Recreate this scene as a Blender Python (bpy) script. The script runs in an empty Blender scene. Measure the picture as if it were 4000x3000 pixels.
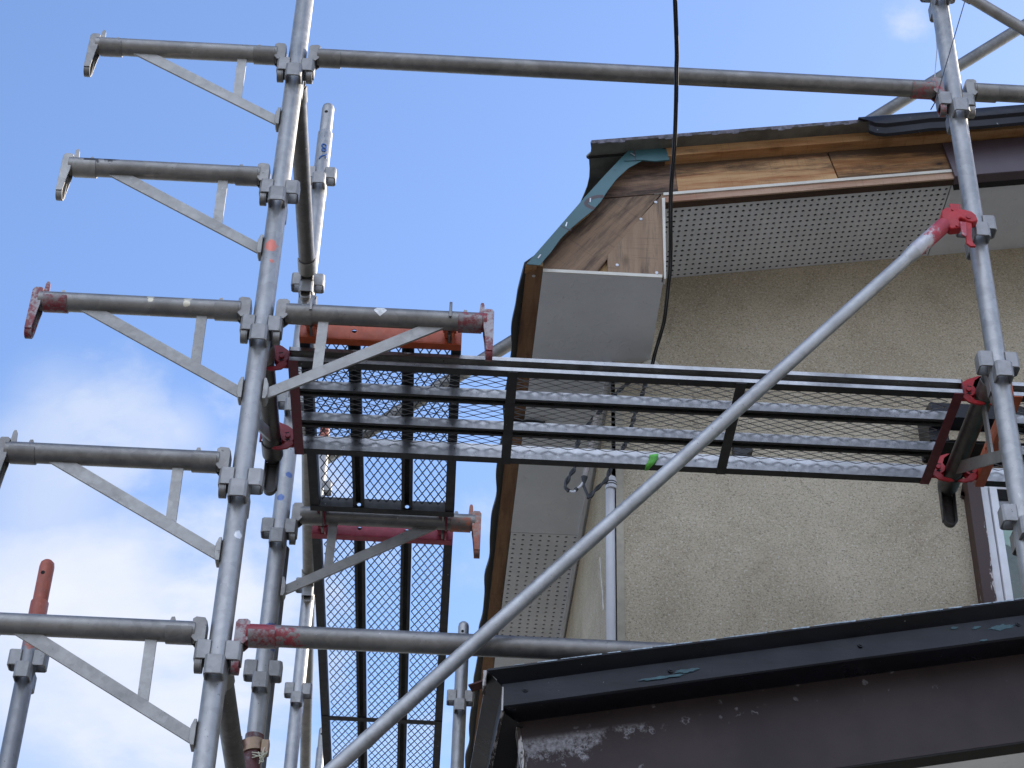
import bpy, math, random
from mathutils import Matrix, Vector
random.seed(7)
scene = bpy.context.scene
COL = scene.collection
R = math.radians
PI = math.pi

# ------------------------------------------------------------------ camera, sky, sun, exposure
CAM = Vector((0.50747, -3.69205, -3.88454))
yaw, pitch, roll = R(1.6296), R(37.16605), R(1.79083)
fwd = Vector((math.sin(yaw) * math.cos(pitch), math.cos(yaw) * math.cos(pitch), math.sin(pitch)))
rgt = Vector((math.cos(yaw), -math.sin(yaw), 0))
upv = rgt.cross(fwd)
r2 = rgt * math.cos(roll) + upv * math.sin(roll)
u2 = -rgt * math.sin(roll) + upv * math.cos(roll)
cam = bpy.data.cameras.new("camera")
cam.sensor_width = 36.0
cam.lens = 7559.58 / 4000 * 36
cam.clip_start = 0.05
cam.clip_end = 3000
cam_o = bpy.data.objects.new("camera", cam)
COL.objects.link(cam_o)
cam_o.matrix_world = Matrix(((r2.x, u2.x, -fwd.x, CAM.x), (r2.y, u2.y, -fwd.y, CAM.y), (r2.z, u2.z, -fwd.z, CAM.z), (0, 0, 0, 1)))
scene.camera = cam_o

SUN_AZ, SUN_EL = R(62), R(34)          # azimuth from +Y towards +X: behind the house, to the right
sun = bpy.data.lights.new("sun", 'SUN')
sun.energy = 3.0
sun.angle = R(0.6)
sun.color = (1.0, 0.9, 0.76)
sun_o = bpy.data.objects.new("sun", sun)
COL.objects.link(sun_o)
sd = Vector((math.sin(SUN_AZ) * math.cos(SUN_EL), math.cos(SUN_AZ) * math.cos(SUN_EL), math.sin(SUN_EL)))
sun_o.rotation_euler = sd.to_track_quat('Z', 'Y').to_euler()

scene.view_settings.view_transform = 'Standard'
scene.view_settings.look = 'None'
scene.view_settings.gamma = 1.0
scene.view_settings.use_curve_mapping = False
scene.view_settings.exposure = 1.08


class NT:
    """small helper round a node tree"""
    def __init__(s, tree):
        s.t = tree
        s.t.nodes.clear()

    def n(s, kind, **kw):
        nd = s.t.nodes.new(kind)
        for k, v in kw.items():
            setattr(nd, k, v)
        return nd

    def put(s, sock, v):
        if v is None:
            return
        if hasattr(v, 'is_output'):
            s.t.links.new(v, sock)
        else:
            if sock.type == 'RGBA' and isinstance(v, (tuple, list)) and len(v) == 3:
                v = (*v, 1)
            sock.default_value = v

    def math(s, op, a, b=None, clamp=False):
        nd = s.n('ShaderNodeMath', operation=op, use_clamp=clamp)
        s.put(nd.inputs[0], a)
        s.put(nd.inputs[1], b)
        return nd.outputs[0]

    def vmath(s, op, a, b=None):
        nd = s.n('ShaderNodeVectorMath', operation=op)
        s.put(nd.inputs[0], a)
        s.put(nd.inputs[1], b)
        return nd.outputs[0]

    def mapping(s, vec, scale=(1, 1, 1), rot=(0, 0, 0), loc=(0, 0, 0)):
        nd = s.n('ShaderNodeMapping')
        s.put(nd.inputs['Vector'], vec)
        nd.inputs['Scale'].default_value = scale
        nd.inputs['Rotation'].default_value = rot
        nd.inputs['Location'].default_value = loc
        return nd.outputs[0]

    def noise(s, vec, scale, detail=4.0, rough=0.55, dist=0.0, out='Fac'):
        nd = s.n('ShaderNodeTexNoise')
        s.put(nd.inputs['Vector'], vec)
        nd.inputs['Scale'].default_value = scale
        nd.inputs['Detail'].default_value = detail
        nd.inputs['Roughness'].default_value = rough
        nd.inputs['Distortion'].default_value = dist
        return nd.outputs[out]

    def voro(s, vec, scale, feature='F1', out='Distance', rand=1.0):
        nd = s.n('ShaderNodeTexVoronoi', feature=feature)
        s.put(nd.inputs['Vector'], vec)
        nd.inputs['Scale'].default_value = scale
        nd.inputs['Randomness'].default_value = rand
        return nd.outputs[out]

    def step(s, v, a, b):
        nd = s.n('ShaderNodeMapRange', interpolation_type='SMOOTHSTEP', clamp=True)
        s.put(nd.inputs['Value'], v)
        s.put(nd.inputs['From Min'], a)
        s.put(nd.inputs['From Max'], b)
        return nd.outputs[0]

    def lin(s, v, a, b, c, d):
        nd = s.n('ShaderNodeMapRange', clamp=True)
        s.put(nd.inputs['Value'], v)
        for i, x in zip(('From Min', 'From Max', 'To Min', 'To Max'), (a, b, c, d)):
            s.put(nd.inputs[i], x)
        return nd.outputs[0]

    def mix(s, f, a, b):
        nd = s.n('ShaderNodeMix', data_type='RGBA')
        s.put(nd.inputs[0], f)
        s.put(nd.inputs[6], a)
        s.put(nd.inputs[7], b)
        return nd.outputs[2]

    def sep(s, v):
        nd = s.n('ShaderNodeSeparateXYZ')
        s.put(nd.inputs[0], v)
        return nd.outputs

    def comb(s, x, y, z):
        nd = s.n('ShaderNodeCombineXYZ')
        for i, v in enumerate((x, y, z)):
            s.put(nd.inputs[i], v)
        return nd.outputs[0]


# cloud banks: direction, angular radius, density
BANKS = [(0.212, 0.645, 0.734, 0.032, 0.30), (0.205, 0.653, 0.729, 0.022, 0.22), (0.196, 0.664, 0.721, 0.018, 0.24), (0.2, 0.66, 0.724, 0.012, 0.1), (-0.202, 0.794, 0.573, 0.07, 0.32), (-0.146, 0.807, 0.572, 0.05, 0.32), (-0.209, 0.846, 0.491, 0.10, 0.32), (-0.149, 0.885, 0.44, 0.08, 0.14), (-0.108, 0.804, 0.585, 0.03, 0.16), (-0.038, 0.769, 0.638, 0.03, 0.14)]
# world: physical sky with procedural cloud cover looked up by direction
world = bpy.data.worlds.new("World")
scene.world = world
world.use_nodes = True
w = NT(world.node_tree)
sky = w.n('ShaderNodeTexSky', sky_type='NISHITA', sun_disc=False)
sky.sun_elevation = SUN_EL
sky.sun_rotation = SUN_AZ
sky.altitude = 100
sky.air_density = 1.0
sky.dust_density = 0.6
sky.ozone_density = 1.6
tc = w.n('ShaderNodeTexCoord')
d = w.sep(tc.outputs['Generated'])
den = w.math('ADD', w.math('MAXIMUM', d[2], 0.0), 0.35)
cv = w.comb(w.math('DIVIDE', d[0], den), w.math('DIVIDE', d[1], den), d[2])
n1 = w.noise(w.mapping(cv, (1, 1, 0.6), loc=(0.75, 3.15, 0.0)), 4.2, 10, 0.58, 0.25)
n2 = w.noise(w.mapping(cv, (1, 1, 1), loc=(3.7, -2.2, 1.0)), 1.6, 3, 0.5)
cover = w.lin(d[2], 0.40, 0.62, 0.08, -0.16)      # more cloud low down
side = w.lin(d[0], -0.02, 0.3, 0.04, -0.02)
front = w.lin(d[1], -0.5, 0.2, 0.26, 0.0)          # unseen cloud cover added behind the camera to whiten the front light
cl = w.math('ADD', w.math('ADD', w.math('ADD', w.math('MULTIPLY', n1, 1.5), -0.25), w.math('MULTIPLY', w.math('SUBTRACT', n2, 0.5), 0.35)), w.math('ADD', w.math('ADD', cover, side), front))
def bank(dx, dy, dz, rad, amp):
    nd = w.n('ShaderNodeVectorMath', operation='DISTANCE')
    w.put(nd.inputs[0], tc.outputs['Generated'])
    nd.inputs[1].default_value = (dx, dy, dz)
    return w.lin(w.math('ADD', nd.outputs[1], w.math('MULTIPLY', w.math('SUBTRACT', n1, 0.5), 0.26)), 0.0, rad, amp, 0.0)
for args in BANKS:
    cl = w.math('ADD', cl, bank(*args))
cf = w.math('MULTIPLY', w.step(cl, 0.46, 0.76), 0.9)
hs = w.n('ShaderNodeHueSaturation')
hs.inputs['Saturation'].default_value = 1.10
hs.inputs['Hue'].default_value = 0.507
w.put(hs.inputs['Color'], sky.outputs[0])
cc0 = w.mix(w.step(n1, 0.45, 0.8), (2.3, 2.65, 3.4), (3.4, 3.45, 3.75))
ccv = w.n('ShaderNodeVectorMath', operation='SCALE')
w.put(ccv.inputs[0], cc0)
w.put(ccv.inputs['Scale'], w.math('ADD', 1.0, w.math('MULTIPLY', w.lin(d[1], -0.5, 0.1, 1.0, 0.0), w.lin(d[2], 0.1, 0.75, -0.25, 2.7))))    # unseen clouds behind the camera brightened with height to shape the front light
cc = ccv.outputs[0]
colr = w.mix(cf, hs.outputs[0], cc)
bg = w.n('ShaderNodeBackground')
w.put(bg.inputs['Color'], colr)
bg.inputs['Strength'].default_value = 0.138
wo = w.n('ShaderNodeOutputWorld')
w.t.links.new(bg.outputs[0], wo.inputs['Surface'])


# ------------------------------------------------------------------ mesh building
class MB:
    def __init__(s):
        s.v, s.f, s.M = [], [], Matrix.Identity(4)

    def add(s, vs, fs):
        b = len(s.v)
        s.v += [s.M @ Vector(p) for p in vs]
        s.f += [tuple(b + i for i in f) for f in fs]
        return s

    def box(s, x0, x1, y0, y1, z0, z1):
        vs = [(x, y, z) for x in (x0, x1) for y in (y0, y1) for z in (z0, z1)]
        return s.add(vs, [(0, 1, 3, 2), (4, 6, 7, 5), (0, 4, 5, 1), (2, 3, 7, 6), (0, 2, 6, 4), (1, 5, 7, 3)])

    def bar(s, p0, p1, wid, thk, ref=(0, 1, 0)):
        """flat bar: width across, thickness along ref"""
        p0, p1 = Vector(p0), Vector(p1)
        a = (p1 - p0).normalized()
        t = Vector(ref)
        t = (t - a * t.dot(a)).normalized()
        wv = a.cross(t) * wid / 2
        t = t * thk / 2
        vs = [p + i * wv + j * t for p in (p0, p1) for i in (-1, 1) for j in (-1, 1)]
        return s.add(vs, [(0, 1, 3, 2), (4, 6, 7, 5), (0, 4, 5, 1), (2, 3, 7, 6), (0, 2, 6, 4), (1, 5, 7, 3)])

    def tube(s, p0, p1, r, r1=None, n=28, cap=True):
        p0, p1 = Vector(p0), Vector(p1)
        r1 = r if r1 is None else r1
        a = (p1 - p0).normalized()
        e = Vector((0, 0, 1)) if abs(a.z) < .9 else Vector((1, 0, 0))
        u = a.cross(e).normalized()
        v = a.cross(u)
        vs = [p0 + (u * math.cos(t) + v * math.sin(t)) * r for t in [2 * PI * i / n for i in range(n)]]
        vs += [p1 + (u * math.cos(t) + v * math.sin(t)) * r1 for t in [2 * PI * i / n for i in range(n)]]
        fs = [(i, (i + 1) % n, n + (i + 1) % n, n + i) for i in range(n)]
        if cap:
            fs += [tuple(range(n))[::-1], tuple(range(n, 2 * n))]
        return s.add(vs, fs)

    def lathe(s, prof, n=28, x=0, y=0):
        vs, fs = [], []
        for (r, z) in prof:
            vs += [(x + r * math.cos(2 * PI * i / n), y + r * math.sin(2 * PI * i / n), z) for i in range(n)]
        for k in range(len(prof) - 1):
            fs += [(k * n + i, k * n + (i + 1) % n, (k + 1) * n + (i + 1) % n, (k + 1) * n + i) for i in range(n)]
        fs += [tuple(range(n))[::-1], tuple(range((len(prof) - 1) * n, len(prof) * n))]
        return s.add(vs, fs)

    def prism(s, poly, ax, a0, a1):
        """extrude a polygon along axis ax; poly holds the two other coordinates in xyz order"""
        def P(p, a):
            if ax == 'x': return (a, p[0], p[1])
            if ax == 'y': return (p[0], a, p[1])
            return (p[0], p[1], a)
        n = len(poly)
        vs = [P(p, a0) for p in poly] + [P(p, a1) for p in poly]
        fs = [tuple(range(n)), tuple(range(n, 2 * n))[::-1]]
        fs += [(i, (i + 1) % n, n + (i + 1) % n, n + i) for i in range(n)]
        return s.add(vs, fs)

    def sweep(s, pts, r, n=8):
        pts = [Vector(p) for p in pts]
        u = None
        vs, fs = [], []
        for i, p in enumerate(pts):
            a = (pts[min(i + 1, len(pts) - 1)] - pts[max(i - 1, 0)]).normalized()
            if u is None:
                e = Vector((0, 0, 1)) if abs(a.z) < .9 else Vector((1, 0, 0))
                u = a.cross(e).normalized()
            u = (u - a * u.dot(a)).normalized()
            v = a.cross(u)
            vs += [p + (u * math.cos(2 * PI * k / n) + v * math.sin(2 * PI * k / n)) * r for k in range(n)]
        for i in range(len(pts) - 1):
            fs += [(i * n + k, i * n + (k + 1) % n, (i + 1) * n + (k + 1) % n, (i + 1) * n + k) for k in range(n)]
        fs += [tuple(range(n))[::-1], tuple(range((len(pts) - 1) * n, len(pts) * n))]
        return s.add(vs, fs)

    def build(s, name, m, parent=None, bevel=0.0, sharp=38, local=False):
        """link as ONE mesh object; with a parent the vertices are taken as world coordinates unless local"""
        off = Vector((0, 0, 0))
        if parent is not None and not local:
            p = parent
            while p is not None:
                off += p.location
                p = p.parent
        me = bpy.data.meshes.new(name)
        me.from_pydata([tuple(v - off) for v in s.v], [], s.f)
        me.materials.append(m)
        me.validate()
        me.update()
        import bmesh
        bm = bmesh.new()
        bm.from_mesh(me)
        bmesh.ops.recalc_face_normals(bm, faces=bm.faces)
        bm.to_mesh(me)
        bm.free()
        me.polygons.foreach_set('use_smooth', [True] * len(me.polygons))
        me.set_sharp_from_angle(angle=R(sharp))
        o = bpy.data.objects.new(name, me)
        COL.objects.link(o)
        if parent is not None:
            o.parent = parent
        if bevel:
            b = o.modifiers.new("bevel", 'BEVEL')
            b.width = bevel
            b.segments = 2
            b.limit_method = 'ANGLE'
            b.angle_limit = R(40)
        return o


def smooth_path(pts, k=6):
    """Catmull-Rom through points"""
    P = [Vector(p) for p in pts]
    P = [P[0] * 2 - P[1]] + P + [P[-1] * 2 - P[-2]]
    out = []
    for i in range(1, len(P) - 2):
        for j in range(k):
            t = j / k
            a, b, c, d_ = P[i - 1], P[i], P[i + 1], P[i + 2]
            out.append(0.5 * ((2 * b) + (c - a) * t + (2 * a - 5 * b + 4 * c - d_) * t * t + (-a + 3 * b - 3 * c + d_) * t ** 3))
    out.append(P[-2])
    return out


def tag(o, label=None, cat=None, group=None, kind=None):
    if label: o['label'] = label
    if cat: o['category'] = cat
    if group: o['group'] = group
    if kind: o['kind'] = kind
    return o


def thing(name, loc, rz, label, cat, group=None):
    o = bpy.data.objects.new(name, None)
    o.empty_display_size = 0.05
    COL.objects.link(o)
    o.location = loc
    o.rotation_euler = (0, 0, rz)
    return tag(o, label, cat, group)


# ------------------------------------------------------------------ materials
def new_mat(name):
    m = bpy.data.materials.new(name)
    m.use_nodes = True
    k = NT(m.node_tree)
    b = k.n('ShaderNodeBsdfPrincipled')
    o = k.n('ShaderNodeOutputMaterial')
    k.t.links.new(b.outputs[0], o.inputs['Surface'])
    return m, k, b


def objvec(k, jitter=True):
    t = k.n('ShaderNodeTexCoord').outputs['Object']
    if not jitter:
        return t
    i = k.n('ShaderNodeObjectInfo').outputs['Random']
    return k.vmath('ADD', t, k.comb(k.math('MULTIPLY', i, 7.3), k.math('MULTIPLY', i, 5.1), k.math('MULTIPLY', i, 3.7)))


def bump(k, b, h, strength=0.2, dist=0.002):
    nd = k.n('ShaderNodeBump')
    nd.inputs['Strength'].default_value = strength
    nd.inputs['Distance'].default_value = dist
    k.put(nd.inputs['Height'], h)
    k.put(b.inputs['Normal'], nd.outputs[0])


def metal(name, light, dark, metallic=0.72, rough=0.44, paint=None, span=None, axis=0, stain=(0.16, 0.14, 0.12), amount=0.62, marks=None):
    """weathered galvanised steel; paint covers it between span[0] (none) and span[1] (full) along a local axis,
    or everywhere with worn gaps when span is None"""
    m, k, b = new_mat(name)
    raw = objvec(k, False)
    v = objvec(k)
    rnd = k.n('ShaderNodeObjectInfo').outputs['Random']
    a = k.noise(v, 9, 6, 0.6, 0.4)
    f = k.noise(v, 70, 4, 0.65)
    sp = k.voro(v, 55, out='Color')
    spv = k.math('MULTIPLY', k.math('SUBTRACT', k.sep(sp)[0], 0.5), 0.14)
    t = k.math('ADD', k.math('ADD', k.math('MULTIPLY', a, 0.75), k.math('MULTIPLY', f, 0.3)), spv)
    t = k.math('ADD', t, k.math('MULTIPLY', k.math('SUBTRACT', rnd, 0.5), 0.18))
    c = k.mix(k.step(t, 0.22, 0.86), dark, light)
    c = k.mix(k.math('MULTIPLY', k.step(k.noise(v, 26, 5, 0.7), 0.58, 0.76), 0.38), c, stain)
    c = k.mix(k.math('MULTIPLY', k.step(k.noise(v, 130, 2, 0.5), 0.72, 0.77), 0.7), c, (0.05, 0.045, 0.04))
    c = k.mix(k.math('MULTIPLY', k.step(k.noise(k.vmath('ADD', v, (3, 1, 2)), 60, 3, 0.5), 0.73, 0.78), 0.5), c, (0.62, 0.6, 0.56))
    met = metallic
    if paint:
        pn = k.math('ADD', k.math('MULTIPLY', k.noise(v, 22, 6, 0.7), 0.7), k.math('MULTIPLY', k.noise(v, 120, 3, 0.6), 0.3))
        if span:
            x = k.sep(raw)[axis]
            g = k.lin(x, span[0], span[1], 0.0, 1.0)
            pm = k.step(k.math('ADD', pn, k.math('MULTIPLY', g, 0.62)), 0.74, 0.86)
        else:
            pm = k.math('SUBTRACT', 1.0, k.step(pn, amount - 0.02, amount + 0.12))
        pv = k.mix(k.step(k.noise(v, 30, 4), 0.3, 0.75), tuple(q * 0.72 for q in paint), paint)
        pv = k.mix(k.math('MULTIPLY', k.step(k.noise(v, 60, 4, 0.7), 0.58, 0.78), 0.28), pv, tuple(min(1, q * 0.85 + 0.15) for q in paint))
        c = k.mix(pm, c, pv)
        met = k.math('MULTIPLY', k.math('SUBTRACT', 1.0, pm), metallic)
    if marks:                        # painted smudges (centre, radius, colour) in local coordinates
        for (cen, rad, colr_) in marks:
            dv = k.n('ShaderNodeVectorMath', operation='DISTANCE')
            k.put(dv.inputs[0], raw)
            dv.inputs[1].default_value = cen
            q = k.math('ADD', dv.outputs[1], k.math('MULTIPLY', k.math('SUBTRACT', k.noise(raw, 60, 4, 0.7), 0.5), rad * 1.6))
            mk = k.math('SUBTRACT', 1.0, k.step(q, rad * 0.75, rad))
            c = k.mix(k.math('MULTIPLY', mk, 0.85), c, colr_)
    k.put(b.inputs['Base Color'], c)
    k.put(b.inputs['Metallic'], met)
    k.put(b.inputs['Roughness'], k.lin(f, 0.3, 0.7, rough - 0.08, rough + 0.12))
    bump(k, b, k.math('ADD', f, k.math('MULTIPLY', a, 1.5)), 0.22, 0.0012)
    return m


L_GALV, D_GALV = (0.44, 0.43, 0.405), (0.27, 0.265, 0.25)
L_TUBE, D_TUBE = (0.31, 0.295, 0.27), (0.17, 0.16, 0.148)
RED, ORANGE, MAROON = (0.30, 0.03, 0.04), (0.66, 0.13, 0.045), (0.16, 0.012, 0.025)
M_POST = metal("galvanised_post", L_GALV, D_GALV)
M_POSTA = metal("galvanised_corner_post", L_GALV, D_GALV, marks=[((0.0, -0.0243, -0.705), 0.019, (0.72, 0.2, 0.13)), ((0.006, -0.0243, -0.755), 0.008, (0.72, 0.22, 0.15)), ((0.012, -0.021, -1.56), 0.011, (0.8, 0.78, 0.74))])
M_POSTC = metal("galvanised_post_blue_marks", L_GALV, D_GALV, marks=[((0.012, -0.021, -1.29), 0.03, (0.03, 0.09, 0.3)), ((0.02, -0.015, -1.33), 0.018, (0.03, 0.09, 0.3)), ((0.012, -0.021, -0.78), 0.012, (0.08, 0.15, 0.35)), ((-0.006, -0.024, -0.86), 0.012, (0.08, 0.15, 0.35))])
M_POSTF = metal("galvanised_orange_top_post", D_GALV, (0.2, 0.2, 0.2), paint=(0.42, 0.10, 0.05), span=(-1.42, -1.30), axis=2)
M_PIN = metal("orange_painted_spigot", L_GALV, D_GALV, paint=(0.42, 0.10, 0.05), amount=0.66)
M_POCKET = metal("galvanised_pocket", (0.36, 0.35, 0.335), (0.22, 0.215, 0.205), rough=0.5)
M_TUBE = metal("galvanised_tube", L_TUBE, D_TUBE)
M_TUBE_RED = metal("galvanised_tube_red_end", L_TUBE, D_TUBE, paint=RED, span=(0.40, 0.66))
M_TUBE_ORANGE = metal("galvanised_tube_orange_end", L_TUBE, D_TUBE, paint=(0.55, 0.13, 0.06), span=(0.46, 0.80))
M_LEDGER_RED0 = metal("galvanised_ledger_red_start", L_TUBE, D_TUBE, paint=RED, span=(0.24, 0.03))
M_TUBE_GREEN = metal("galvanised_ledger_green_band", (0.22, 0.21, 0.2), (0.11, 0.105, 0.1), marks=[((0.02, 0.36, -0.012), 0.035, (0.03, 0.2, 0.06))])  # base darkened to paint the ledger's underside shade; the band is green paint
M_FLAT = metal("galvanised_flat_bar", (0.40, 0.385, 0.355), (0.25, 0.24, 0.22), rough=0.5)
M_RED = metal("worn_red_paint", L_TUBE, D_TUBE, paint=(0.30, 0.02, 0.03), amount=0.60)
M_SMEAR = metal("red_smeared_steel", L_TUBE, D_TUBE, paint=(0.4, 0.06, 0.07), amount=0.43)
M_REDB = metal("bright_red_paint", L_TUBE, D_TUBE, paint=(0.50, 0.018, 0.022), amount=0.62)
M_ORANGE = metal("orange_paint", L_TUBE, D_TUBE, paint=ORANGE, amount=0.74)
M_CRIMSON = metal("crimson_paint", L_TUBE, D_TUBE, paint=(0.42, 0.04, 0.07), amount=0.72)
M_MAROON = metal("maroon_paint", (0.1, 0.1, 0.1), (0.05, 0.05, 0.05), paint=MAROON, amount=0.66)
M_REDTIP = metal("red_wedge_paint", (0.33, 0.30, 0.29), (0.2, 0.18, 0.18), paint=(0.24, 0.035, 0.042), amount=0.445)
M_ORTIP = metal("orange_wedge_paint", (0.36, 0.3, 0.26), D_TUBE, paint=(0.5, 0.15, 0.08), amount=0.46)
M_DECK = metal("galvanised_deck_steel", (0.42, 0.42, 0.417), (0.25, 0.25, 0.248), metallic=0.96, rough=0.34)
M_MESH = metal("expanded_steel", (0.30, 0.30, 0.295), (0.14, 0.14, 0.137), metallic=0.8, rough=0.42)
M_SOIL_SHADE = metal("soiled_shaded_steel", (0.055, 0.055, 0.055), (0.02, 0.02, 0.02), metallic=0.25, rough=0.6, stain=(0.05, 0.035, 0.025))  # deck soil, with underside shade put into the same dark colour
M_MESHD = metal("dark_expanded_steel", (0.13, 0.14, 0.145), (0.05, 0.055, 0.06), metallic=0.5, rough=0.45)  # mesh copy darkened to paint the left decks' silhouette shade
M_TUBE_DARK = metal("underside_shade_tube", (0.15, 0.145, 0.14), (0.07, 0.066, 0.062))  # darker tube copy: underside shade put into the base colour
M_PIPE = metal("dark_pipe", (0.22, 0.2, 0.2), (0.1, 0.09, 0.09), metallic=0.3, paint=(0.13, 0.03, 0.03), amount=0.5)
M_CLAMP = metal("coppery_clamp", (0.5, 0.32, 0.26), (0.25, 0.2, 0.1), metallic=0.6, stain=(0.3, 0.33, 0.1))


def flat_mat(name, col, rough=0.6, metallic=0.0, var=0.25, scale=12, bs=0.0, spec=0.5):
    m, k, b = new_mat(name)
    v = objvec(k)
    c = k.mix(k.step(k.noise(v, scale, 6, 0.65), 0.3, 0.7), tuple(q * (1 - var) for q in col), tuple(min(1, q * (1 + var)) for q in col))
    k.put(b.inputs['Base Color'], c)
    b.inputs['Roughness'].default_value = rough
    b.inputs['Metallic'].default_value = metallic
    b.inputs['Specular IOR Level'].default_value = spec
    if bs:
        bump(k, b, k.noise(v, scale * 6, 4, 0.6), bs)
    return m


def wood(name, base, late, stain, ang=0.0, amount=0.5, rough=0.75, gscale=1.0, off=(0, 0, 0), top=None):
    m, k, b = new_mat(name)
    t = k.vmath('ADD', objvec(k), off)
    v = k.mapping(t, rot=(0, ang, 0))
    g = k.noise(k.mapping(v, (2.2 * gscale, 20, 34 * gscale)), 1.6, 7, 0.62, 0.25)
    fine = k.noise(k.mapping(v, (9, 90, 150)), 2.2, 3, 0.6)
    saw = k.noise(k.mapping(v, (260, 8, 10)), 1.0, 2, 0.5)
    lat = k.math('ADD', k.math('MULTIPLY', g, 0.75), k.math('MULTIPLY', fine, 0.25))
    c = k.mix(k.step(lat, 0.38, 0.66), base, late)
    kn = k.voro(k.mapping(v, (3.4, 3, 7.5)), 1.55)
    c = k.mix(k.math('MULTIPLY', k.math('SUBTRACT', 1.0, k.step(kn, 0.05, 0.2)), 0.75), c, tuple(q * 0.45 for q in late))
    c = k.mix(k.math('SUBTRACT', 1.0, k.step(kn, 0.03, 0.085)), c, tuple(q * 0.5 for q in stain))
    st = k.noise(k.mapping(v, (1.7, 8, 13)), 1.6, 8, 0.7, 0.15)
    if top is not None:                        # rain stain creeping down from the top edge of a sloping board (local coordinates)
        sx = k.sep(objvec(k, False))
        dd = k.math('SUBTRACT', k.math('ADD', k.math('MULTIPLY', sx[0], SL), top), sx[2])
        st = k.math('ADD', st, k.lin(dd, 0.0, 0.055, 0.20, -0.03))
    c = k.mix(k.math('MULTIPLY', k.step(st, 1.0 - amount - 0.02, 1.18 - amount), 0.85), c, stain)
    c = k.mix(k.math('MULTIPLY', k.step(saw, 0.56, 0.72), 0.22), c, stain)
    k.put(b.inputs['Base Color'], c)
    b.inputs['Roughness'].default_value = rough
    b.inputs['Specular IOR Level'].default_value = 0.25
    bump(k, b, k.math('ADD', k.math('ADD', lat, fine), saw), 0.35, 0.0015)
    return m


SL = 0.178                                     # fall of the upper rake
M_PLANK = wood("old_pine_fascia", (0.58, 0.36, 0.18), (0.36, 0.155, 0.065), (0.05, 0.034, 0.025), 0.17, 0.50, off=(0.5, 0.3, 0.2), top=5.7 - SL * 0.361)
M_PLANK_D = wood("stained_pine_fascia", (0.46, 0.26, 0.115), (0.27, 0.115, 0.045), (0.04, 0.03, 0.026), 0.17, 0.55, off=(2.5, 0.3, 0.2), top=5.7 - SL * 0.361)
M_PLANK_W = wood("blackened_pine_fascia", (0.30, 0.19, 0.125), (0.17, 0.105, 0.075), (0.03, 0.025, 0.023), 0.17, 0.58, off=(1.1, 0.6, 0.4))
M_BATTEN = wood("pine_batten", (0.52, 0.30, 0.135), (0.36, 0.17, 0.065), (0.08, 0.045, 0.025), 0.17, 0.47)
M_STRIP = wood("pinkish_batten", (0.50, 0.34, 0.24), (0.36, 0.2, 0.13), (0.12, 0.07, 0.05), 0.17, 0.42)
M_BOARD1 = wood("weathered_plywood", (0.29, 0.195, 0.125), (0.21, 0.135, 0.088), (0.045, 0.034, 0.028), 0.95, 0.56)
M_BOARD2 = wood("weathered_end_board", (0.35, 0.245, 0.16), (0.27, 0.18, 0.118), (0.06, 0.047, 0.043), 1.57, 0.46, gscale=0.7)
M_SHADEWOOD = wood("shaded_batten_wood", (0.085, 0.05, 0.032), (0.05, 0.03, 0.02), (0.02, 0.014, 0.01), 0.17, 0.4)  # dark tone paints the shade under the lower batten
M_NEWWOOD = wood("fresh_wood_gap", (0.62, 0.44, 0.22), (0.5, 0.32, 0.15), (0.3, 0.2, 0.1), 0.0, 0.3)
M_EAVE = wood("brown_eave_board", (0.27, 0.15, 0.075), (0.17, 0.085, 0.045), (0.07, 0.04, 0.026), 1.57, 0.45)
# eave grain runs along y
M_EAVE.node_tree.nodes  # built along x; rotated below
for nd in M_EAVE.node_tree.nodes:
    if nd.type == 'MAPPING' and tuple(round(q, 2) for q in nd.inputs['Rotation'].default_value) == (0.0, 1.57, 0.0):
        nd.inputs['Rotation'].default_value = (0, 0, 1.5708)


def make_stucco():
    m, k, b = new_mat("beige_stucco")
    v = objvec(k, False)
    grain = k.noise(v, 150, 5, 0.7)
    dash = k.noise(k.mapping(v, (1, 1, 1.5)), 165, 4, 0.7, 1.5)
    blot = k.noise(v, 2.6, 7, 0.66, 0.6)
    c = k.mix(k.step(blot, 0.3, 0.72), (0.46, 0.39, 0.275), (0.62, 0.535, 0.395))
    c = k.mix(k.math('MULTIPLY', k.step(k.noise(v, 5.5, 7, 0.7), 0.48, 0.75), 0.35), c, (0.33, 0.26, 0.17))
    c = k.mix(k.math('MULTIPLY', k.step(dash, 0.525, 0.61), 0.72), c, (0.115, 0.097, 0.066))
    c = k.mix(k.math('MULTIPLY', k.step(grain, 0.52, 0.36), 0.3), c, (0.24, 0.20, 0.14))
    c = k.mix(k.math('MULTIPLY', k.step(k.noise(k.vmath('ADD', v, (5, 2, 8)), 150, 3, 0.6), 0.56, 0.66), 0.55), c, (0.75, 0.72, 0.64))
    # hairline cracks, sparse and wandering
    wv = k.vmath('ADD', v, k.vmath('SCALE', k.noise(v, 5, 5, 0.7, out='Color')))
    wv.node.inputs[1].links and None
    cr = k.voro(k.vmath('ADD', k.mapping(v, (1, 1, 1)), k.vmath('MULTIPLY', k.noise(v, 9, 5, 0.7, out='Color'), (0.16, 0.16, 0.16))), 2.1, 'DISTANCE_TO_EDGE')
    cm = k.math('MULTIPLY', k.math('SUBTRACT', 1.0, k.step(cr, 0.001, 0.006)), k.step(k.noise(v, 1.7, 3), 0.48, 0.6))
    c = k.mix(k.math('MULTIPLY', cm, 0.4), c, (0.12, 0.10, 0.08))
    k.put(b.inputs['Base Color'], c)
    b.inputs['Roughness'].default_value = 0.92
    b.inputs['Specular IOR Level'].default_value = 0.2
    bump(k, b, k.math('SUBTRACT', k.math('ADD', grain, k.math('MULTIPLY', dash, -0.8)), cm), 0.55, 0.003)
    return m


M_STUCCO = make_stucco()


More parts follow.
